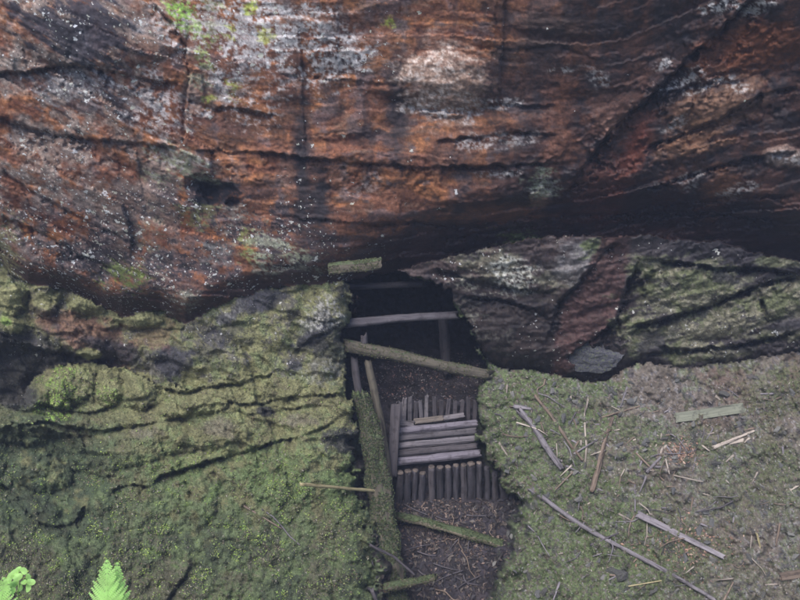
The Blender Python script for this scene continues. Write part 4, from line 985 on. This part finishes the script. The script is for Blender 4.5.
# ------------------------------------------------------------------ ferns and the leafy plant on the near bank
def frond_mesh(L, wmax, droop=.25, n=34):
    """pinnate frond growing along +Y, arching down; X across"""
    V, Q = [], []; rj = random.Random(int(L*1e5)); jj = 0
    def quad(a, b_, c_, d):
        i = len(V); V.extend([a, b_, c_, d]); Q.append((i, i+1, i+2, i+3))
    def rach(t): return np.array([0, L*t, -droop*L*t*t])
    # rachis
    for i in range(12):
        t0, t1 = i/12, (i+1)/12; w0, w1 = .004*(1-t0)+.0008, .004*(1-t1)+.0008
        a, b_ = rach(t0), rach(t1); quad(a-[w0,0,-.001], a+[w0,0,.001], b_+[w1,0,.001], b_-[w1,0,-.001])
    for i in range(n):
        t = .12 + .87*(i/(n-1)); prof = math.sin(min(1, (t-.05)/.42)*math.pi/2) * max(0, 1-max(0,(t-.35)/.65)**2.6); prof = max(prof, .05) * rj.uniform(.9,1.06)
        pl_ = wmax/2*prof; b0 = rach(t)
        for sgn in (-1, 1):
            an = R(30+26*t + rj.uniform(-4,4)); d = np.array([sgn*math.cos(an), math.sin(an), -.12 + rj.uniform(-.12,.08)]); d /= np.linalg.norm(d)
            side = np.array([-d[1]*sgn, d[0]*sgn, 0])
            m_ = max(4, int(pl_/.006))
            hw = .0125*L/.6*(.6+.4*prof)
            for j in range(m_):
                u0, u1 = j/m_, (j+1)/m_
                p0 = b0 + d*pl_*u0; p1 = b0 + d*pl_*u1; p_m = (p0+p1)/2
                hh = hw*(1-u0)**.6
                for q in (-1, 1):
                    tip = p_m + side*q*hh + d*hh*.35 + np.array([0,0,-.1*hh])
                    quad(p0, p1, tip + (p1-p0)*.28, tip - (p1-p0)*.28)
    return np.array(V), np.array(Q)
def fern(base, fr, label, seed):
    e = bpy.data.objects.new('fern', None); COL.objects.link(e); e.location = Vector(base); tag(e, label, 'fern', 'ferns on the near bank')
    for tip, wmax, mid_up in fr:
        tip = Vector(tip); d = tip - Vector(base); L = d.length*1.03
        V, Q = frond_mesh(L, wmax, .10)
        o = mesh_from('frond', V, Q, FERN, smooth=False, parent=e)
        y = d.normalized(); tow = (Vector(CAM) - tip).normalized(); x = y.cross(tow).normalized(); z = x.cross(y)
        mt = Matrix((x, y, z)).transposed().to_4x4() @ Matrix.Rotation(R(5.7), 4, 'X')
        o.matrix_local = mt
    return e
def near(px, py, dist): return CAM + raydir(px, py) * dist
def bank_pt(x, y): return (x, y, float(bankz(np.array(x), np.array(y))) + 0.0)
D1 = 3.0
b1 = near(112, 800, D1); b1 = bank_pt(b1[0], b1[1])
b2 = near(-15, 800, D1); b2 = bank_pt(b2[0], b2[1])
fern(b1, [(near(107,567,D1), .23, 0), (near(117,569,D1*1.02), .20, 0), (near(175,640,D1*1.05), .17, 0), (near(40,650,D1*.95), .17, 0)], 'bright green fern in the foreground, its twin frond tips right of the leafy sprig', 1)
fern(b2, [(near(3,584,D1), .24, 0), (near(-60,600,D1*1.03), .17, 0), (near(50,660,D1*.98), .15, 0)], 'bright green fern at the bottom left corner, below the leafy sprig', 2)
# leafy sprig
b3 = near(14, 780, D1*1.02); b3 = Vector(bank_pt(b3[0], b3[1]))
e = bpy.data.objects.new('leafy_plant', None); COL.objects.link(e); e.location = b3; tag(e, 'yellow-green sprig with small rounded leaves at the lower left', 'plant')
top = Vector(near(19, 574, D1*1.02)) - b3
bpy.context.view_layer.update()
m, L = frame_obj('s', (0,0,0), top, (0,-1,0)); V, q, t = tube_local(L, .004, .0015, seed=5, n=10, k=6, broken=False)
build('stem', V, q, t, STEM, m, e)
leaf_spots = [(19,569),(15,572),(24,571),(11,576),(28,577),(18,577),(8,581),(24,582),(31,582),(14,584),(20,588),(28,588),(6,588),(12,591)]
for i, (x, y) in enumerate(leaf_spots):
    tipp = Vector(near(x, y, D1*1.02 + random.uniform(-.03,.03))) - b3
    k = 10; Lf = random.uniform(.020,.028)
    ang = random.uniform(0, 6.28)
    Vl = [(0,0,0)]
    for j in range(k):
        a = 2*math.pi*j/k; Vl.append((Lf*.5*math.cos(a)*1.15, Lf*.42*math.sin(a), .003*math.cos(2*a)))
    me = bpy.data.meshes.new('leaf'); me.from_pydata(Vl, [], [(0, 1+j, 1+(j+1)%k) for j in range(k)]); me.materials.append(YELG)
    o = bpy.data.objects.new('leaf', me); COL.objects.link(o); o.parent = e
    tow = Vector((random.uniform(-.5,.5), -.8, .9)).normalized()
    mm = tow.to_track_quat('Z', 'Y').to_matrix().to_4x4() @ Matrix.Rotation(ang, 4, 'Z'); mm.translation = tipp; o.matrix_local = mm

# ------------------------------------------------------------------ thin damp air in the gorge
bm = bmesh.new(); bmesh.ops.create_cube(bm, size=1)
me = bpy.data.meshes.new('haze'); bm.to_mesh(me); bm.free()
o = bpy.data.objects.new('haze', me); COL.objects.link(o); tag(o, kind='stuff')
o.location = (0, 10, 7); o.scale = (170, 150, 34)
m = bpy.data.materials.new('haze'); m.use_nodes = True; t = m.node_tree; t.nodes.clear()
pv = t.nodes.new('ShaderNodeVolumePrincipled'); pv.inputs['Color'].default_value = (.62,.72,1,1); pv.inputs['Density'].default_value = .0030
mo_ = t.nodes.new('ShaderNodeOutputMaterial'); t.links.new(pv.outputs[0], mo_.inputs['Volume']); me.materials.append(m)
